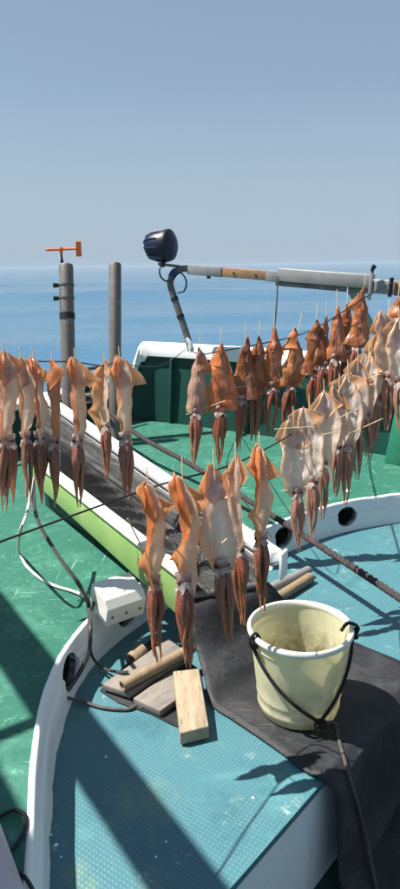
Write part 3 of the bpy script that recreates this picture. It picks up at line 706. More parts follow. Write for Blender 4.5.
# ================================================================== MAT, BUCKET
wv = Vector((0.64, 0.77, 0)).normalized()
edn = Vector((ed.y, -ed.x, 0))     # off the platform
e0 = EDGE_B - ed * 0.0; e1 = EDGE_B + ed * 0.66
c0 = atz(211, 707, 0); c1 = atz(345, 648, 0); c1 = c1 + Vector((0.03, 0.03, 0))
t0 = Vector((fB1.x - 0.01, fB1.y - 0.012, fB1.z + 0.012)); t1 = Vector((fA1.x + 0.06, fA1.y + 0.03, fA1.z + 0.015))
g = 0.006
lines = [
    (t0 + Vector((0.0, 0.03, -0.035)), t1 + Vector((-0.02, 0.03, -0.03))),
    (t0 + Vector((0.004, -0.02, -0.04)), t1 + Vector((0.0, -0.02, -0.035))),
    (lerp(t0, c0, 0.35) + Vector((0, 0, -0.06)), lerp(t1, c1, 0.35) + Vector((0.0, 0.0, -0.07))),
    (lerp(t0, c0, 0.7) + Vector((0, 0, -0.025)), lerp(t1, c1, 0.65) + Vector((0.0, 0.0, -0.035))),
    (c0 + Vector((0.0, 0.0, 0.008)), c1 + Vector((-0.03, 0.03, 0.008))),
    (lerp(c0, e0, 0.25) + Vector((0, 0, g)), lerp(c1, e1, 0.2) + Vector((0, 0, g))),
    (lerp(c0, e0, 0.6) + Vector((0, 0, g)), lerp(c1, e1, 0.6) + Vector((0, 0, g))),
    (e0 - edn * 0.05 + Vector((0, 0, g)), e1 - edn * 0.05 + Vector((0, 0, g))),
    (e0 + edn * 0.004 + Vector((0, 0, g)), e1 + edn * 0.004 + Vector((0, 0, g))),
    (e0 + edn * 0.020 + Vector((0, 0, -0.045)), e1 + edn * 0.020 + Vector((0, 0, -0.045))),
    (e0 + edn * 0.026 + Vector((0, 0, -0.18)), e1 + edn * 0.026 + Vector((0, 0, -0.18))),
    (e0 + edn * 0.05 + Vector((0.0, 0, -0.30)), e1 + edn * 0.05 + Vector((0, 0, -0.30))),
    (e0 + edn * 0.13 + Vector((0, 0, -0.336)), e1 + edn * 0.13 + Vector((0, 0, -0.336))),
    (e0 + edn * 0.45 + Vector((0.03, 0, -0.340)), e1 + edn * 0.45 + Vector((0, 0, -0.340))),
    (e0 + edn * 0.75 + Vector((0.05, 0, -0.340)), e1 + edn * 0.75 + Vector((0, 0, -0.340))),
]
LA = catmull([a for a, _ in lines], 6); LB = catmull([b_ for _, b_ in lines], 6)
P = []
for i, (a, b_) in enumerate(zip(LA, LB)):
    row = []
    for j in range(25):
        u = j / 24; q = lerp(a, b_, u)
        fold = 0.004 * math.sin(i * 0.31 + u * 7) + 0.003 * math.sin(u * 17 + i * 0.2)
        s_ = i / 6.0
        if 4.2 < s_ < 8.2: q = q + Vector((0, 0, max(0, fold * 0.35)))
        elif s_ >= 8.2 and s_ < 11.5: q = q + edn * (0.018 * math.sin(u * 9 + 1) * math.sin((s_ - 8.2) / 3.3 * math.pi) + 0.012)
        elif s_ >= 11.5: q = q + Vector((0, 0, 0.012 + 0.012 * math.sin(u * 8 + i * 0.3)))
        else: q = q + Vector((0.006 * math.sin(u * 8 + 0.4) * math.sin(math.pi * min(1, s_ / 4.0)), -0.010 * math.sin(u * 11) * math.sin(math.pi * min(1, s_ / 4.0)), 0))
        row.append(q)
    P.append(row)
mat_o = MB().grid(P).build('rubber_mat', 'rubber')
sd_ = mat_o.modifiers.new('thick', 'SOLIDIFY'); sd_.thickness = 0.004; sd_.offset = 1.0 if mat_o.data.polygons[len(mat_o.data.polygons) // 2].normal.z > 0 else -1.0
tag(mat_o, 'black rubber sheet hanging from the tray end, running under the bucket and over the edge', 'rubber mat')

BC = atz(298, 709, 0.0); BC.z = 0.013
bk = empty('bucket', BC, 'pale yellow plastic bucket with a black rope handle, standing on the rubber mat', 'bucket')
bk.rotation_euler = (0, 0, 0)
rb_, rt_, hb = 0.122, 0.152, 0.275
mb = MB()
def rz(z): return rb_ + (rt_ - rb_) * (z / hb)
outer = [(0.0, 0.004), (rb_ - 0.012, 0.004), (rb_ - 0.006, 0.0), (rb_ - 0.001, 0.004), (rz(0.02), 0.02), (rz(0.028) + 0.002, 0.026), (rz(0.034) + 0.002, 0.034), (rz(0.04), 0.038), (rz(0.06), 0.06), (rz(0.066) + 0.0015, 0.064), (rz(0.072), 0.070)]
outer += [(rz(z), z) for z in (0.10, 0.13, 0.16, 0.19, 0.22)]
outer += [(rz(0.235) + 0.001, 0.235), (rz(0.24) + 0.003, 0.239), (rz(0.245) + 0.001, 0.243), (rz(0.262), 0.262)]
inner = [(rz(0.268) - 0.003, 0.268)] + [(rz(z) - 0.003, z) for z in (0.24, 0.21, 0.18, 0.15, 0.12, 0.09, 0.06, 0.03, 0.014)] + [(rb_ - 0.014, 0.009), (0.06, 0.008), (0.0, 0.008)]
mb.lathe(outer + inner, 64)
ob = mb.build('pail', 'bucket', bk)
at_ = ob.data.attributes.new('dirt', 'FLOAT', 'POINT')
for i, v_ in enumerate(ob.data.vertices):
    r_ = math.hypot(v_.co.x, v_.co.y); z = v_.co.z
    inside = r_ < rz(z) - 0.0015 and z > 0.0075
    at_.data[i].value = (max(0.12, min(1.0, (0.23 - z) / 0.13)) if inside else (0.25 if z < 0.04 else 0.05))
ob_rim = MB().lathe([(rz(0.262) - 0.004, 0.263), (rz(0.262) + 0.004, 0.262), (rt_ + 0.008, 0.268), (rt_ + 0.009, 0.275), (rt_ + 0.006, 0.281), (rt_ - 0.001, 0.283), (rt_ - 0.005, 0.279), (rt_ - 0.006, 0.268), (rz(0.262) - 0.004, 0.263)], 64).build('rim', 'bucketrim', ob)
# rope ears at the two sides of the rim
def rim_pt(px, py):
    p = atz(px, py, BC.z + 0.272) - BC; p.z = 0; return p.normalized()
eL = rim_pt(251, 641); eR = rim_pt(351, 630)
hz = 0.262
def rope_tube(pts, r_, nm, mat, parent, strands=3, pitch=0.045, seg=6, samples=10):
    C = catmull(pts, samples); mb = MB(); n_ = len(C); L = [0]
    for i in range(1, n_): L.append(L[-1] + (C[i] - C[i - 1]).length)
    # resample evenly
    N = max(8, int(L[-1] / (pitch / 9))); Q = []
    j = 0
    for i in range(N + 1):
        s_ = L[-1] * i / N
        while j < n_ - 2 and L[j + 1] < s_: j += 1
        w = (s_ - L[j]) / max(1e-9, L[j + 1] - L[j]); Q.append(C[j].lerp(C[j + 1], w))
    a = None; frames = []
    for i in range(len(Q)):
        tdn = (Q[min(i + 1, N)] - Q[max(i - 1, 0)]).normalized()
        if a is None: a = tdn.orthogonal().normalized()
        a = (a - tdn * a.dot(tdn)).normalized(); frames.append((a, tdn.cross(a)))
    for k in range(strands):
        pts_ = []
        for i in range(len(Q)):
            th = 2 * math.pi * (L[-1] * i / N / pitch + k / strands)
            pts_.append(Q[i] + (frames[i][0] * math.cos(th) + frames[i][1] * math.sin(th)) * r_ * 0.52)
        mb.tube(pts_, r_ * 0.56, seg)
    return mb.build(nm, mat, parent)
kn = atd(325, 713, 1.93) - BC      # knot in front of the bucket wall
front = Vector((kn.x, kn.y, 0)).normalized()
knot = front * (rz(0.03) + 0.018); knot.z = 0.032
def wall(u, z, off=0.010):         # point on the outside wall at angle u
    return Vector((math.cos(u), math.sin(u), 0)) * (rz(z) + off) + Vector((0, 0, z))
aLf = math.atan2(eL.y, eL.x); aRf = math.atan2(eR.y, eR.x); aK = math.atan2(front.y, front.x)
while aLf > aK: aLf -= 2 * math.pi
while aRf < aK: aRf += 2 * math.pi
def arc(a0, a1, z0, z1, sag, n_=7):
    return [wall(a0 + (a1 - a0) * i / n_, z0 + (z1 - z0) * (i / n_) - sag * math.sin(math.pi * i / n_), 0.009) for i in range(n_ + 1)]
rope_tube([eL * (rt_ - 0.012) + Vector((0, 0, 0.27)), eL * (rt_ + 0.002) + Vector((0, 0, 0.292)), eL * (rt_ + 0.020) + Vector((0, 0, 0.275))] + arc(aLf, aK, 0.235, 0.036, 0.01), 0.0055, 'handle_rope', 'handle', bk, 3, 0.03)
rope_tube([eR * (rt_ - 0.030) + Vector((0, 0, 0.268)), eR * (rt_ - 0.01) + Vector((0, 0, 0.295)), eR * (rt_ + 0.020) + Vector((0, 0, 0.28))] + arc(aRf, aK, 0.24, 0.036, 0.01), 0.0055, 'handle_rope', 'handle', bk, 3, 0.03)
for e_ in (eL, eR):
    tdn = Vector((-e_.y, e_.x, 0))
    pts = [e_ * (rt_ + 0.010) + Vector((0, 0, 0.262)) + (tdn * math.cos(a) + Vector((0, 0, 1)) * math.sin(a)) * 0.013 + e_ * 0.006 * math.sin(2 * a) for a in np.linspace(0, 2 * math.pi * 1.7, 24)]
    MB().tube(pts, 0.006, 7).build('rope_knot', 'handle', bk)
pts = [knot + Vector((0.014 * math.cos(a), 0.010 * math.sin(a), 0.010 * math.sin(1.7 * a))) for a in np.linspace(0, 11, 40)]
MB().tube(pts, 0.006, 7).build('rope_knot', 'handle', bk)
tailp = [BC + knot]
def on_mat(px, py):                # point on the mat surface under a photo pixel
    v_ = ray(px, py)
    for i in range(len(P) - 1):
        for j in range(24):
            a, b_, c_, d_ = P[i][j], P[i][j + 1], P[i + 1][j + 1], P[i + 1][j]
            for tri in ((a, b_, c_), (a, c_, d_)):
                from mathutils.geometry import intersect_ray_tri
                h = intersect_ray_tri(tri[0], tri[1], tri[2], v_, EYE, True)
                if h is not None: return h
    return None
for px, py in ((331, 724), (336, 742), (343, 768), (351, 795), (358, 820), (364, 845), (369, 870), (374, 895)):
    h = on_mat(px, py)
    if h is not None: tailp.append(h + (edn + Vector((0, 0, 0.8))).normalized() * 0.014 - ray(px, py).normalized() * 0.002)
rope_tube([p - BC for p in tailp], 0.0052, 'rope_tail', 'tail', bk, 3, 0.03)

# ================================================================== SQUID
def rgb(*a): return np.array(a, float)
SKIN = rgb(0.78, 0.27, 0.075); SKIN_D = rgb(0.26, 0.075, 0.05); SKIN_P = rgb(0.84, 0.40, 0.16)
FLESH = rgb(0.95, 0.935, 0.91); FLESH_O = rgb(0.90, 0.45, 0.16)
ARM = rgb(0.26, 0.058, 0.038); ARM_T = rgb(0.62, 0.22, 0.07); ARM_P = rgb(0.70, 0.48, 0.34)

def make_squid(tip, foot, label, style, yaw, wid=1.0, fin=1.0, bend=0.0, twist=0.0, fold=(0.9, 0.9), pale=0.0, seed=0, cut=0.56, skew=(), pin=0.06, lean=0.0, armspread=1.0, droop=None, flare=0.0, group='squid'):
    """tip/foot: world points of mantle tip and arm ends. style: 'bell' (skin side out), 'curl', 'oval' (open, flesh side)"""
    rs = np.random.default_rng(1000 + seed)
    e = empty('dried_squid', tip, label, 'squid', group)
    ax = foot - tip; L = ax.length
    zc = -ax.normalized(); q = Vector((0, 0, 1)).rotation_difference(zc)
    e.rotation_mode = 'QUATERNION'
    e.rotation_quaternion = q @ Matrix.Rotation(yaw, 3, 'Z').to_quaternion()
    Lm = L * cut
    V = []; Fc = []; MI = []; C = []
    def add_grid(Pg, Cg, mi, closed=False):
        k = len(V); n_, m_ = len(Pg), len(Pg[0])
        for r_, cr in zip(Pg, Cg):
            V.extend([tuple(p) for p in r_]); C.extend([tuple(np.clip(c_, 0.004, 1)) for c_ in cr])
        for i in range(n_ - 1):
            for j in range(m_ - (0 if closed else 1)):
                j2 = (j + 1) % m_
                Fc.append((k + i * m_ + j, k + i * m_ + j2, k + (i + 1) * m_ + j2, k + (i + 1) * m_ + j)); MI.append(mi)
    ph = rs.uniform(0, 6.28, 6)
    SK = SKIN; tone = rs.uniform(0.82, 1.18); redd = rs.uniform(0.85, 1.1)
    if style == 'curl': twist = twist + rs.uniform(-0.5, 0.5); bend = bend + rs.uniform(-0.08, 0.08); wid = wid * rs.uniform(0.66, 0.84); fin = fin * 1.02
    if style == 'bell': SK = rgb(0.56, 0.18, 0.05); bend = bend + rs.uniform(-0.06, 0.06); twist = twist + rs.uniform(-0.6, 0.6); fin = fin * rs.uniform(0.75, 1.0); wid = wid * 1.15; fold = (rs.uniform(0.5, 1.2), rs.uniform(0.5, 1.2)); tone = rs.uniform(0.48, 1.25)
    if droop is None: droop = rs.uniform(-0.35, 0.45, 2) if style != 'bell' else rs.uniform(0.4, 0.95, 2)
    def centre(v_):
        return np.array([bend * L * 0.16 * math.sin(math.pi * min(v_, 1.0) * 0.9) * (1) + lean * L * 0.05 * max(0, 1 - v_ / 0.35), 0.006 * math.sin(5 * v_ + ph[0]), -v_ * Lm])
    def prof(v_):
        s_ = L / 0.5
        if style == 'bell': w = 0.006 + 0.016 * min(1, v_ / 0.25) + 0.048 * max(0, (v_ - 0.15) / 0.85) ** 0.75
        elif style == 'oval': w = 0.006 + 0.080 * math.sin(min(1.0, v_) ** 0.95 * math.pi * (0.90 if pale > 0.5 else 0.80)) ** 0.9
        else: w = 0.008 + 0.062 * (math.sin(min(1.0, v_) ** 0.62 * math.pi * 0.90)) ** 0.75
        return w * s_ * wid
    def curl(v_):
        if style == 'bell': return 1.15 + 0.35 * math.sin(3 * v_ + ph[1])
        if style == 'oval': return 0.75 + 0.3 * (1 - v_)
        return 2.15 - 0.3 * v_ + 0.3 * math.sin(3 * v_ + ph[1])
    nv_, nu = 36, 20; th = 0.0032
    outer_, inner_, co, ci = [], [], [], []
    for i in range(nv_ + 1):
        v_ = i / nv_; W = prof(v_); Ph = curl(v_); Rr = W / Ph; c_ = centre(v_); tw = twist * v_
        ro, ri, cro, cri = [], [], [], []
        for j in range(nu + 1):
            s_ = -1 + 2 * j / nu; ang_ = s_ * Ph * (1 + 0.10 * math.sin(6 * v_ + ph[2] + s_))
            edge = abs(s_) ** 3
            ruf = 0.004 * edge * math.sin(10 * v_ + ph[3] + 3 * s_) + 0.0016 * math.sin(9 * s_ + 11 * v_ + ph[4]) + 0.0012 * math.sin(21 * s_ + 3 * math.sin(5 * v_ + ph[1]) + ph[0]) + 0.0022 * math.sin(4 * s_ + 19 * v_ + ph[5]) * abs(s_)
            dz = 0.0
            if style == 'curl': dz = -0.035 * max(0, v_ - 0.75) / 0.25 * (s_ * (1 if seed % 2 else -1))
            if style == 'oval': dz = -0.012 * edge * v_
            if style == 'bell': dz = 0.006 * math.sin(3 * s_ + ph[5]) * v_
            for rad_, row in ((Rr + ruf, ro), (max(Rr + ruf - th, Rr * 0.5), ri)):
                x, y = rad_ * math.sin(ang_), rad_ * math.cos(ang_) - Rr
                if flare: x -= flare * L * 0.11 * math.exp(-abs((v_ - 0.74) / 0.10) ** 1.3) * max(0, -s_) ** 1.4
                xr = x * math.cos(tw) - y * math.sin(tw); yr = x * math.sin(tw) + y * math.cos(tw)
                row.append(np.array([c_[0] + xr, c_[1] + yr, c_[2] + dz]))
            mid = math.exp(-(s_ / 0.26) ** 2)
            mm_ = (0.85 if style == 'bell' else 0.5) * mid * (0.55 + 0.45 * math.sin(3 * v_ + ph[2]))
            sk = SK * (1 - mm_) + SKIN_D * mm_
            sk = sk * (1 - 0.30 * edge) + SKIN_P * 0.30 * edge
            sk = sk * (0.88 + 0.24 * math.sin(7 * v_ + ph[1] + 2 * s_) ** 2)
            sk = sk * tone * np.array([redd, 1, 1 / redd]); blot = max(0, math.sin(6 * v_ + 2.5 * s_ + ph[3]) * math.sin(4 * s_ - 9 * v_ + ph[4])); sk = sk * (1 - 0.45 * blot) + SKIN_D * 0.45 * blot
            pl = pale  # paler zone: pale belly skin plus sunlit white put into the colour
            if style == 'curl': pl = max(pale, 0.92 / (1 + math.exp(-(s_ - 0.05 + 0.25 * math.sin(5 * v_ + ph[2])) * 8)))
            if style == 'oval': pl = max(pale, 0.9 * math.exp(-((s_ - 0.25) / 0.6) ** 2))
            sk = sk * (1 - pl) + FLESH * pl
            ow = (0.75 * (1 / (1 + math.exp((s_ + 0.25 + 0.3 * math.sin(5 * v_ + ph[2])) * 7))) if style == 'curl' else 0.30 * max(0, -s_)) + 0.35 * edge  # orange half paints in the glow of light coming through the flesh
            if abs(s_) > 0.93: ow = 0.85
            ow = min(0.9, ow); fl = FLESH * (1 - ow) + FLESH_O * tone * ow
            fl = fl * (0.92 + 0.10 * math.sin(5 * s_ + ph[0]))
            if mid > 0.4: fl = fl * 0.93 + rgb(0.5, 0.28, 0.16) * 0.07 * mid
            cro.append(sk); cri.append(fl)
        outer_.append(ro); inner_.append(ri); co.append(cro); ci.append(cri)
    add_grid(outer_, co, 0); add_grid(inner_, ci, 1)
    for jj in (0, nu):
        add_grid([[r_[jj] for r_ in outer_], [r_[jj] for r_ in inner_]], [[c_[jj] for c_ in ci]] * 2, 1)
    add_grid([outer_[-1], inner_[-1]], [ci[-1], ci[-1]], 1)
    # fins
    nf, mf = 14, 9
    for sgn, fd in ((-1, fold[0]), (1, fold[1])):
        Pa, Pb, Ca, Cb = [], [], [], []
        for i in range(nf + 1):
            a = i / nf; v_ = -0.02 + 0.40 * a
            base = centre(max(0, v_)) + np.array([0, 0.002, 0.0 if v_ > 0 else -v_ * Lm])
            wv_ = (0.092 * fin * (L / 0.5)) * (min(1, a / 0.55) ** 0.9 if a < 0.55 else max(0.0, (1 - a) / 0.45) ** 0.75)
            ra, rb2, ca, cb = [], [], [], []
            for j in range(mf + 1):
                b__ = j / mf; d_ = b__ * wv_
                el_ = fd * (0.4 + 0.6 * b__)           # how far the fin has folded towards the flesh side
                x = sgn * (d_ * math.cos(el_ * 1.0)); y = -d_ * math.sin(el_) + 0.003 * math.sin(9 * a + 5 * b__ + ph[2])
                z = -droop[int(sgn > 0)] * d_ + 0.004 * math.sin(8 * a + 3 * b__ + ph[3 + (sgn > 0)])
                xt = x * math.cos(twist * v_) - y * math.sin(twist * v_); yt = x * math.sin(twist * v_) + y * math.cos(twist * v_)
                pnt = base + np.array([xt, yt + 0.003, z])
                ra.append(pnt); rb2.append(pnt + np.array([0, -0.0022, 0]))
                cc = (SK * tone * (1 - b__ * 0.5) + SKIN_P * tone * b__ * 0.5) * (0.9 + 0.2 * math.sin(4 * b__ + 6 * a + ph[1]) ** 2)
                cc = cc * (1 - pale * 0.8) + rgb(0.66, 0.52, 0.42) * pale * 0.8
                ca.append(cc); cb.append(cc * 0.35 + rgb(0.88, 0.52, 0.29) * 0.65)
            Pa.append(ra); Pb.append(rb2); Ca.append(ca); Cb.append(cb)
        add_grid(Pa, Ca, 0); add_grid(Pb, Cb, 1)
        add_grid([[r_[-1] for r_ in Pa], [r_[-1] for r_ in Pb]], [[c_[-1] for c_ in Cb]] * 2, 1)
    # head: collar, head lump, then the arms
    bt = centre(1.0); hx = bt + np.array([0.004 * rs.uniform(-1, 1), -prof(1) * 0.25, 0.026])
    hl = L * 0.11; nh, mh = 12, 14; hr = (0.0165 if style != 'bell' else 0.0205) * (L / 0.5) * (0.85 + 0.3 * rs.random())
    Hg, Hc = [], []
    for i in range(nh + 1):
        a = i / nh
        rr2 = hr * (1.12 - 0.22 * a + 0.08 * math.sin(7 * a))
        row, cr = [], []
        for j in range(mh):
            an = 2 * math.pi * j / mh
            k_ = 1 + 0.14 * math.sin(2 * an + ph[0]) + 0.07 * math.sin(5 * an + 9 * a)
            row.append(hx + np.array([rr2 * k_ * math.cos(an), rr2 * 0.8 * k_ * math.sin(an), -a * hl]))
            pc = max(0.0, 1 - a / 0.45)
            cr.append(ARM * (1 - pc * 0.85) + rgb(0.74, 0.68, 0.62) * pc * 0.85)
        Hg.append(row); Hc.append(cr)
    add_grid(Hg, Hc, 2, True)
    # pale ruffled collar
    Rg, Rc = [], []
    for i in range(4):
        row, cr = [], []
        for j in range(22):
            an = 2 * math.pi * j / 22
            rr2 = hr * (1.0 + 0.10 * i) * (1 + 0.22 * math.sin(5 * an + ph[4]) * i / 3 + 0.1 * math.sin(11 * an) * i / 3)
            row.append(hx + np.array([rr2 * math.cos(an), rr2 * 0.85 * math.sin(an), -0.024 - 0.004 * i - 0.007 * i * (0.5 + 0.5 * math.sin(4 * an + ph[5]))]))
            cr.append(rgb(0.72, 0.66, 0.60))
        Rg.append(row); Rc.append(cr)
    add_grid(Rg, Rc, 1, True)
    # arms
    endz = -L; n_arm = 9
    neck = hx + np.array([0, 0, -hl * 0.82])
    for k in range(n_arm):
        an = 2 * math.pi * k / n_arm + ph[0]; long_ = (k % 4 == 0)
        r0 = hr * 0.70; ln = (endz - neck[2]) * (1.0 if long_ else rs.uniform(0.68, 0.97))
        s0 = np.array([r0 * math.cos(an), r0 * 0.8 * math.sin(an), 0])
        sx = armspread * 0.010 * (1 if math.cos(an) > 0 else -1) * rs.uniform(0.2, 1)
        tx = -neck[0] * 0.9
        Pg, Cg = [], []
        na_, ma = 12, 7
        rr0 = 0.0078 * (L / 0.5) * rs.uniform(0.75, 1.3)
        w1, w2 = rs.uniform(-1, 1, 2) * 0.0055; wf = rs.uniform(3, 8)
        for i in range(na_ + 1):
            a = i / na_
            sp = (1 + 0.55 * math.sin(math.pi * min(1, a * 1.5))) * (1 - a) ** 0.8 + 0.10
            c_ = neck + s0 * sp + np.array([sx * math.sin(a * 2.4) + tx * a * a + w1 * math.sin(wf * a) * a ** 0.5, w2 * math.sin(0.8 * wf * a + 1) * a, ln * a])
            r_ = rr0 * (1.0 + 0.25 * math.sin(math.pi * min(1, a * 2))) * (1 - a ** 1.4 * 0.86)
            row, cr = [], []
            for j in range(ma):
                b__ = 2 * math.pi * j / ma
                row.append(c_ + np.array([r_ * math.cos(b__), r_ * math.sin(b__), 0]))
                cc = ARM * (1 - a) + ARM_T * a
                cc = cc * (1 - 0.40 * pale - 0.05) + ARM_P * (0.40 * pale + 0.05)
                cr.append(cc * (0.85 + 0.3 * rs.random()))
            Pg.append(row); Cg.append(cr)
        add_grid(Pg, Cg, 2, True)
    so = Vector((seed * 3.7, 1.3 * seed, 0)); V2 = []
    for p_ in V:
        q_ = Vector(p_); k_ = 0.0065 if q_.z > -Lm * 1.02 else 0.0022
        q_ = q_ + mnoise.noise_vector(q_ * 24 + so) * k_ + mnoise.noise_vector(q_ * 75 + so) * k_ * 0.33
        V2.append(tuple(q_))
    V = V2
    me = bpy.data.meshes.new('body'); me.from_pydata(V, [], Fc)
    for q_ in ('skin_dark' if style == 'bell' else 'skin', 'flesh', 'arms'): me.materials.append(M[q_])
    for p_, i in zip(me.polygons, MI): p_.material_index = i
    at2 = me.attributes.new('col', 'FLOAT_COLOR', 'POINT')
    at2.data.foreach_set('color', np.concatenate([np.array(C), np.ones((len(C), 1))], 1).ravel())
    me.shade_smooth()
    b_o = bpy.data.objects.new('body', me); col.objects.link(b_o); b_o.parent = e
    b_o.rotation_euler = (0, 0, 0)
    for sgn in (-1, 1):
        pe_ = hx + np.array([sgn * hr * 1.02, -0.002, -hl * 0.42])
        MB().lathe([(0.0005, -0.006), (0.0042, -0.0042), (0.006, 0), (0.0042, 0.0042), (0.0005, 0.006)], 8, pe_).build('eye', 'eye', e)
    # hanging pin through the tip, cross skewers
    if pin:
        MB().tube([(0.002, -0.006, -0.05 * L / 0.5), (0.002 + 0.1 * pin * rs.uniform(-1, 1), -0.004, pin)], 0.0018, 6).build('skewer', 'bamboo', e)
    for (x0, v0, x1, v1) in skew:
        MB().tube([(x0 * L, -prof(min(1, v0)) * 0.45 - 0.004, -v0 * Lm), (x1 * L, -prof(min(1, v1)) * 0.45 - 0.004, -v1 * Lm)], 0.0019, 6).build('skewer', 'bamboo', e)
    return e

def sq(px0, py0, px1, py1, d, label, style, yaw, **k):
    return make_squid(atd(px0, py0, d), atd(px1, py1, d + k.pop('dd', 0.0)), label, style, yaw, **k)

PI = math.pi
GL, GF, GA, GB = 'squid hung in the left row', 'squid hung in the front row over the tray end', 'brown squid hung along the right bulwark', 'pale split squid hung in the near right row'
left = [
    (2, 352, 3, 512, 2.28, 'leftmost dried squid, cut by the left edge of the photo', 'curl', 0.9, dict(fin=0.95)),
    (9, 358, 14, 506, 2.42, 'dried squid second from the left edge, partly hidden by its neighbours', 'curl', -0.9, dict(pale=.1)),
    (19, 357, 29, 502, 2.36, 'grey-fleshed dried squid third from the left edge', 'curl', 0.75, dict(wid=1.05)),
    (32, 357, 41, 504, 2.40, 'dried squid fourth from the left edge with a pale curled flank', 'curl', 1.0, dict(wid=.95)),
    (51, 360, 52, 508, 2.40, 'orange-brown tubular dried squid just left of the wind vane post', 'curl', 2.2, dict(wid=1.0, fin=.9)),
    (73, 358, 77, 507, 2.40, 'dried squid with a spread orange fin hanging below the wind vane post', 'curl', 0.85, dict(wid=.95, fin=1.15)),
    (105, 362, 107, 480, 2.75, 'left squid of the close pair hanging below the plain grey post', 'curl', -0.6, dict(wid=1.0, fin=1.1, flare=.9, skew=((-.16, .25, .02, 1.0),))),
    (118, 356, 126, 504, 2.45, 'right squid of the close pair hanging below the plain grey post', 'curl', 0.8, dict(wid=.95, fin=1.15, bend=.1, flare=.6)),
]
for i, (a, b_, c_, d_, dp, lab, stl, yw, k) in enumerate(left):
    sq(a, b_, c_, d_, dp, lab, stl, yw, seed=i, group=GL, pin=0.035, fold=(0.75, 0.45) if i % 2 else (0.5, 0.8), **{**k, 'fin': k.get('fin', 1.0) * (0.78 if i < 5 else 1.0), 'wid': k.get('wid', 1.0) * (0.88 if i < 5 else 1.0), 'pale': 0.22})
front_ = [
    (147, 484, 158, 662, 1.76, 'curled squid farthest left in the front row, skewer slanting across its tail', 'curl', 0.8, dict(wid=.95, fin=.85, flare=1.0, droop=(-.5, .2), skew=((-.2, .30, .03, 1.02),), lean=-.6)),
    (180, 474, 189, 668, 1.70, 'squid with dark maroon arms, second from left in the front row', 'curl', 0.7, dict(wid=.95, fin=.82, droop=(-.2, .25), flare=1.0, skew=((-.14, .55, .14, 1.12),), lean=-.5)),
    (212, 466, 228, 645, 1.74, 'broad cream squid spread flat in the middle of the front row', 'oval', 0.45, dict(wid=.74, skew=((-.16, .92, .02, .72),), fin=.68, bend=-.1, droop=(-.1, .35))),
    (236, 457, 243, 625, 1.88, 'narrow squid hanging directly behind the broad cream squid', 'curl', -0.7, dict(wid=.9, fin=.85, droop=(.3, -.1))),
    (258, 447, 263, 612, 1.93, 'orange squid at the right end of the front row above the bucket', 'curl', 0.45, dict(wid=.8, fin=.8, flare=.9, skew=((-.14, .55, .06, .98),))),
]
for i, (a, b_, c_, d_, dp, lab, stl, yw, k) in enumerate(front_):
    sq(a, b_, c_, d_, dp, lab, stl, yw, seed=20 + i, group=GF, pin=0.045, fold=(0.5, 0.6), **k)
rowA = [
    (199, 349, 192, 466, 2.95, 'pinkish squid at the left end of the bulwark row, crossed by a long skewer', PI - 0.3, dict(wid=.8, fin=1.0, pale=.25, skew=((-.24, .78, .10, 1.02),))),
    (222, 343, 220, 467, 2.95, 'straight orange-brown squid, second from left in the bulwark row', PI, dict(wid=1.0, skew=((-.10, 0.97, .12, 1.0), (-.2, .62, -.02, .68)))),
    (247, 338, 239, 452, 2.98, 'squid slanting down to the left, third in the bulwark row', PI + .3, dict(wid=1.0, bend=-.15, skew=((-.12, .9, .18, .98),))),
    (260, 337, 253, 441, 3.00, 'squid overlapping the slanted one, fourth in the bulwark row', PI - .2, dict(wid=.95, skew=((-.14, .97, .2, .86),))),
    (275, 329, 271, 436, 3.00, 'light orange squid below the rope hanging from the boom', PI, dict(wid=.9, armspread=2.2, skew=((-.1, .97, .2, .9),))),
    (299, 329, 287, 433, 3.00, 'squid with its tip leaning right, sixth in the bulwark row', PI + .15, dict(wid=.95, armspread=2.2, lean=.8)),
    (317, 320, 312, 418, 2.98, 'dark blotchy red squid, seventh in the bulwark row', PI - .1, dict(wid=.95, skew=((-.12, .98, .16, .96),))),
    (328, 317, 322, 408, 2.98, 'narrow brown squid squeezed behind the blotchy red one', PI + .5, dict(wid=.8)),
    (338, 306, 332, 404, 2.95, 'dark orange squid left of the short one below the boom clamp', PI - .2, dict(wid=.9, skew=((-.1, .95, .18, .85),))),
    (348, 304, 347, 398, 2.98, 'slim squid between the dark orange ones near the boom brace', PI + .2, dict(wid=.75)),
    (366, 288, 352, 394, 2.90, 'tall dark squid with its tip right below the boom clamp', PI + .3, dict(wid=.9, lean=.4)),
    (399, 299, 392, 400, 2.85, 'brown squid cut by the right edge of the photo', PI, dict(wid=1.0)),
]
for i, (a, b_, c_, d_, dp, lab, yw, k) in enumerate(rowA):
    sq(a, b_, c_, d_, dp, lab, 'bell', yw, seed=40 + i, group=GA, pin=0.075, fold=(0.62, 0.70), cut=.55, **k)
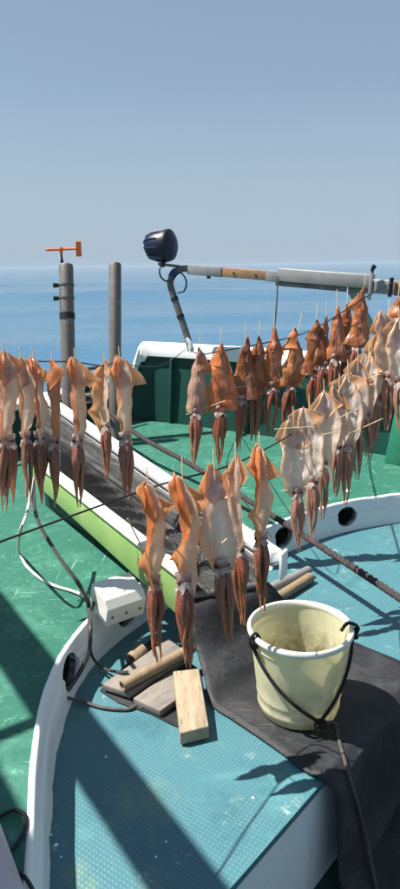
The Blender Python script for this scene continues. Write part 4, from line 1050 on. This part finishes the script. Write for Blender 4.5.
rowB = [
    (293, 420, 297, 552, 2.45, 'glassy cream squid nearest to the camera at the left end of the pale row', 'oval', 0.2, dict(wid=.98, skew=((-.16, .12, .14, .10), (-.12, .95, .1, .9)), lean=-.7)),
    (309, 408, 313, 542, 2.52, 'pale squid just behind the glassy nearest one', 'oval', -0.2, dict(wid=.85, skew=((-.1, .5, .12, .8),), lean=-.8)),
    (324, 392, 322, 520, 2.58, 'pale yellowish squid third from the left in the pale row', 'oval', 0.1, dict(wid=.95, skew=((-.08, .62, .1, .55),))),
    (338, 386, 334, 498, 2.64, 'pale squid with an orange streak, fourth in the pale row', 'oval', 0.3, dict(wid=.8, skew=((-.12, .6, .22, .32),), lean=-.9)),
    (348, 372, 346, 506, 2.66, 'long pale squid in the middle of the pale row', 'oval', -0.1, dict(wid=.85, skew=((-.08, .9, .25, .62),))),
    (357, 360, 356, 480, 2.70, 'slim pale squid behind the long one in the middle', 'oval', 0.2, dict(wid=.75)),
    (368, 352, 362, 466, 2.72, 'pale squid with wide spread arms right of the middle', 'oval', -0.3, dict(wid=.85, armspread=2.5, skew=((-.1, .5, .2, .3),))),
    (379, 334, 372, 452, 2.74, 'cream squid with its pink fin raised, third from the right edge', 'oval', 0.2, dict(wid=.9, skew=((-.15, .75, .15, .5),), lean=-.6)),
    (388, 312, 386, 430, 2.72, 'large cream squid with its fin pointing left by the right edge', 'oval', 0.1, dict(wid=1.1, lean=-1.2, fin=1.1)),
    (399, 318, 401, 434, 2.66, 'pale squid cut by the right edge above the green stay', 'oval', -0.2, dict(wid=.9)),
]
for i, (a, b_, c_, d_, dp, lab, stl, yw, k) in enumerate(rowB):
    sq(a, b_, c_, d_, dp, lab, stl, yw, seed=60 + i, group=GB, pin=0.05, fold=(0.35, 0.5), pale=.9, **{**k, 'wid': k.get('wid', 1) * .84, 'fin': k.get('fin', 1) * .85})

# ================================================================== LINES, ROPES, CABLES
def cord(pts, r_, name, mat, label, cat, group=None, seg=6, n_=8, floor=None):
    C = catmull(pts, n_)
    if floor is not None: C = [Vector((p.x, p.y, max(p.z, floor + r_))) for p in C]
    o = shift(MB().tube(C, r_, seg), C[0]).build(name, mat); o.location = C[0]
    return tag(o, label, cat, group)
cord([atd(-30, 357, 2.2), atd(2, 356, 2.305), atd(32, 361, 2.425), atd(73, 362, 2.425), atd(105, 366, 2.76), atd(118, 361, 2.48), atd(140, 366.5, 3.0), atd(165, 364, 4.0), atd(186, 349, 4.74)], 0.0028, 'hanging_line', 'line', 'thin black line carrying the left row of squid', 'line', 'lines the squid hang from')
cord([atd(-25, 551, 1.35), atd(60, 520, 1.55), atd(147, 489, 1.785), atd(180, 479, 1.73), atd(212, 471, 1.80), atd(236, 463, 1.95), atd(258, 453, 1.985), atd(293, 433, 2.475), atd(309, 416, 2.545), atd(324, 400, 2.605), atd(348, 379, 2.685), atd(379, 341, 2.765), atd(399, 322, 2.69), atd(430, 300, 2.6)], 0.0026, 'hanging_line', 'line', 'thin black line carrying the front row and the pale right row', 'line', 'lines the squid hang from')
cord([atd(190, 349, 4.74), atd(199, 354, 2.96), atd(222, 351, 2.96), atd(260, 344, 3.0), atd(299, 335, 3.0), atd(328, 321, 2.98), atd(366, 297, 2.90), atd(394, 282, 3.65)], 0.0026, 'hanging_line', 'line', 'thin black line carrying the brown bulwark row up to the boom', 'line', 'lines the squid hang from')
cord([bA + bd * along(281) - bs * 0.04, atd(277, 300, 3.9), atd(274, 331, 3.0)], 0.0045, 'drop_rope', 'line', 'short black rope dropping from the boom collar to the line', 'rope')
# heavy three-strand rope
re_ = empty('heavy_rope', FL + Vector((0, 0, 0.02)), 'thick dark twisted rope stretched across the green deck to the right', 'rope')
rp = [FL + Vector((0, 0, 0.02)), atd(137, 434, 4.2), atd(190, 464, 3.75), atd(270, 514, 3.15), atd(325, 549, 2.8), atd(400, 598, 2.42), atd(470, 645, 2.15)]
rope_tube([p - re_.location for p in rp], 0.0145, 'strands', 'rope', re_, 3, 0.085, 8)
# cables by the coaming
cord([atd(33, 478, 2.65), atd(27, 512, 2.45), atd(20, 532, 2.42), atz(19, 552, DECK_Z + 0.02), atz(28, 568, DECK_Z + 0.008), atz(48, 583, DECK_Z + 0.008), atz(75, 592, DECK_Z + 0.010), atz(88, 598, DECK_Z + 0.03)], 0.006, 'white_cable', 'cablewhite', 'white cable looping across the green deck to the white box', 'cable', floor=DECK_Z)
cord([atd(33, 478, 2.66), atd(36, 515, 2.45), atd(55, 551, 2.3), atd(78, 583, 2.2), atz(88, 603, 0.20), atz(90, 628, 0.19), atz(89, 650, 0.12), atz(82, 668, 0.07), atz(72, 684, 0.045), atz(64, 690, 0.05), atz(62, 686, 0.08) + Vector((-0.06, 0.0, 0))], 0.0075, 'grey_cable', 'cablegrey', 'dark grey cable dropping over the coaming into its drain hole', 'cable')
cord([atz(94, 601, 0.20), atz(91, 622, 0.195), atz(90, 645, 0.13), atz(93, 658, 0.05), atz(103, 668, 0.015), atz(118, 672, 0.045), atz(128, 672, 0.05)], 0.005, 'grey_cable', 'cablegrey', 'thin grey cable running from the box to the boards', 'cable')
cord([atz(64, 697, 0.03), atz(80, 701, 0.012), atz(105, 708, 0.008), atz(128, 709, 0.008), atz(137, 705, 0.008), atz(142, 708, 0.008)], 0.005, 'pale_cord', 'tail', 'pale cord on the teal floor between the drain hole and the boards', 'cord', floor=0.002)
cord([atz(-12, 822, DECK_Z + .01), atz(2, 815, DECK_Z + .008), atz(14, 810, DECK_Z + .008), atz(25, 815, DECK_Z + .008), atz(26, 828, DECK_Z + .008), atz(18, 842, DECK_Z + .008), atz(9, 853, DECK_Z + .008)], 0.0045, 'black_cable', 'blackplastic', 'black cable loop on the shaded green deck in the lower left corner', 'cable')
cord([atz(6, 868, DECK_Z + .01), atz(18, 872, DECK_Z + .008), atz(27, 880, DECK_Z + .008), atz(34, 893, DECK_Z + .02), atz(38, 910, DECK_Z + .03)], 0.0045, 'black_cable', 'blackplastic', 'short black cable end beside the white pipe in the lower left corner', 'cable')
# white pipe end in the corner
wp0 = atz(-22, 838, 0.22); wp1 = atz(8, 930, 0.20)
wp0 = wp0 + (wp0 - wp1) * 0.3
o = MB().tube([Vector(), (wp1 - wp0) * 0.03, (wp1 - wp0)], [0.04, 0.048, 0.048], 24).build('white_pipe', 'pinkpipe'); o.location = wp0
tag(o, 'lavender white pipe in the lower left corner', 'pipe')
# paint drops on the platform
rs = np.random.default_rng(5)
drops = [(50, 770, .004), (50, 779, .003), (51, 835, .0035), (56, 845, .0055), (61, 857, .003), (106, 757, .004), (156, 857, .003), (166, 842, .003), (322, 738, .003), (253, 798, .004)]
for (x, y, r_) in drops:
    p = atz(x, y, 0); o = MB().lathe([(0.0002, 0.0022), (r_ * .8, 0.0018), (r_, 0.0005)], 10).build('paint_drop', 'cap'); o.location = p; o.parent = top; o.matrix_parent_inverse = Matrix.Identity(4)
# scrap of white on the deck
o = MB().box((0, 0, 0), (0.035, 0.03, 0.006), Matrix.Rotation(0.15, 3, 'X')).build('white_scrap', 'cap', bevel=0.001); o.location = atz(347, 491, DECK_Z + 0.006); tag(o, 'small white scrap on the green deck behind the coaming', 'scrap')

# ================================================================== lamp gantry left of the frame (its shadow falls across the deck)
gd = Vector((0.545, -0.838, 0)).normalized(); gp = Vector((gd.y * -1, gd.x, 0))
gz = 2.25
sh = Vector((-_sx, -_sy, 0)) * (gz / math.tan(SUN_EL))
mid = (atz(85, 707, 0) + atz(200, 845, 0) + atz(75, 770, 0) + atz(135, 885, 0)) / 4
gc = Vector((mid.x, mid.y, 0)) - sh + Vector((0, 0, gz))
ga = empty('lamp_gantry', (gc - gd * 2.0) * 1.0, 'white pipe gantry with an awning board left of the deck', 'gantry'); ga.location.z = DECK_Z
go = Vector(ga.location)
Mg = Matrix((gd, gp, Vector((0, 0, 1)))).transposed()
shift(MB().box(gc - gd * 0.7, (4.2, 0.13, 0.09), Mg), go).build('beam', 'cap', ga, bevel=0.01)
lft = gp if gp.x < 0 else -gp
shift(MB().box(gc - gd * 0.7 + lft * (0.065 + 0.15 + 0.22), (4.2, 0.44, 0.02), Mg), go).build('awning_board', 'galv', ga)
for u in (-2.4, -0.15, 1.2):
    shift(MB().box(gc + gd * u + lft * 0.16, (0.04, 0.32, 0.03), Mg), go).build('cross_bar', 'galv', ga)
for u in (-2.7, ):
    pp = gc + gd * u + lft * 0.45
    shift(MB().tube([Vector((pp.x, pp.y, DECK_Z - 0.01)), Vector((pp.x, pp.y, gz))], 0.04, 14), go).build('post', 'cap', ga)
pp = gc + gd * 1.3 + lft * 0.6
shift(MB().tube([Vector((pp.x, pp.y, DECK_Z - 0.01)), Vector((pp.x, pp.y, gz))], 0.04, 14), go).build('post', 'cap', ga)

# ================================================================== thin sea haze round the whole scene
hm = MB().box((0, 0, 0.65), (90000, 90000, 7.3))
hm.v = [(x, y, -2.6 if z < 0 else 3.4) for x, y, z in hm.v]
mm = bpy.data.materials.new('haze_air'); mm.use_nodes = True; mm.node_tree.nodes.clear()
vo_ = mm.node_tree.nodes.new('ShaderNodeVolumePrincipled'); vo_.inputs['Density'].default_value = 0.0009; vo_.inputs['Color'].default_value = (0.50, 0.63, 0.77, 1)
ou = mm.node_tree.nodes.new('ShaderNodeOutputMaterial'); mm.node_tree.links.new(vo_.outputs[0], ou.inputs['Volume'])
M['haze'] = mm
hz_o = hm.build('haze', 'haze', smooth=False); tag(hz_o, 'thin sea haze lying over the water to the horizon', 'haze', kind='stuff')
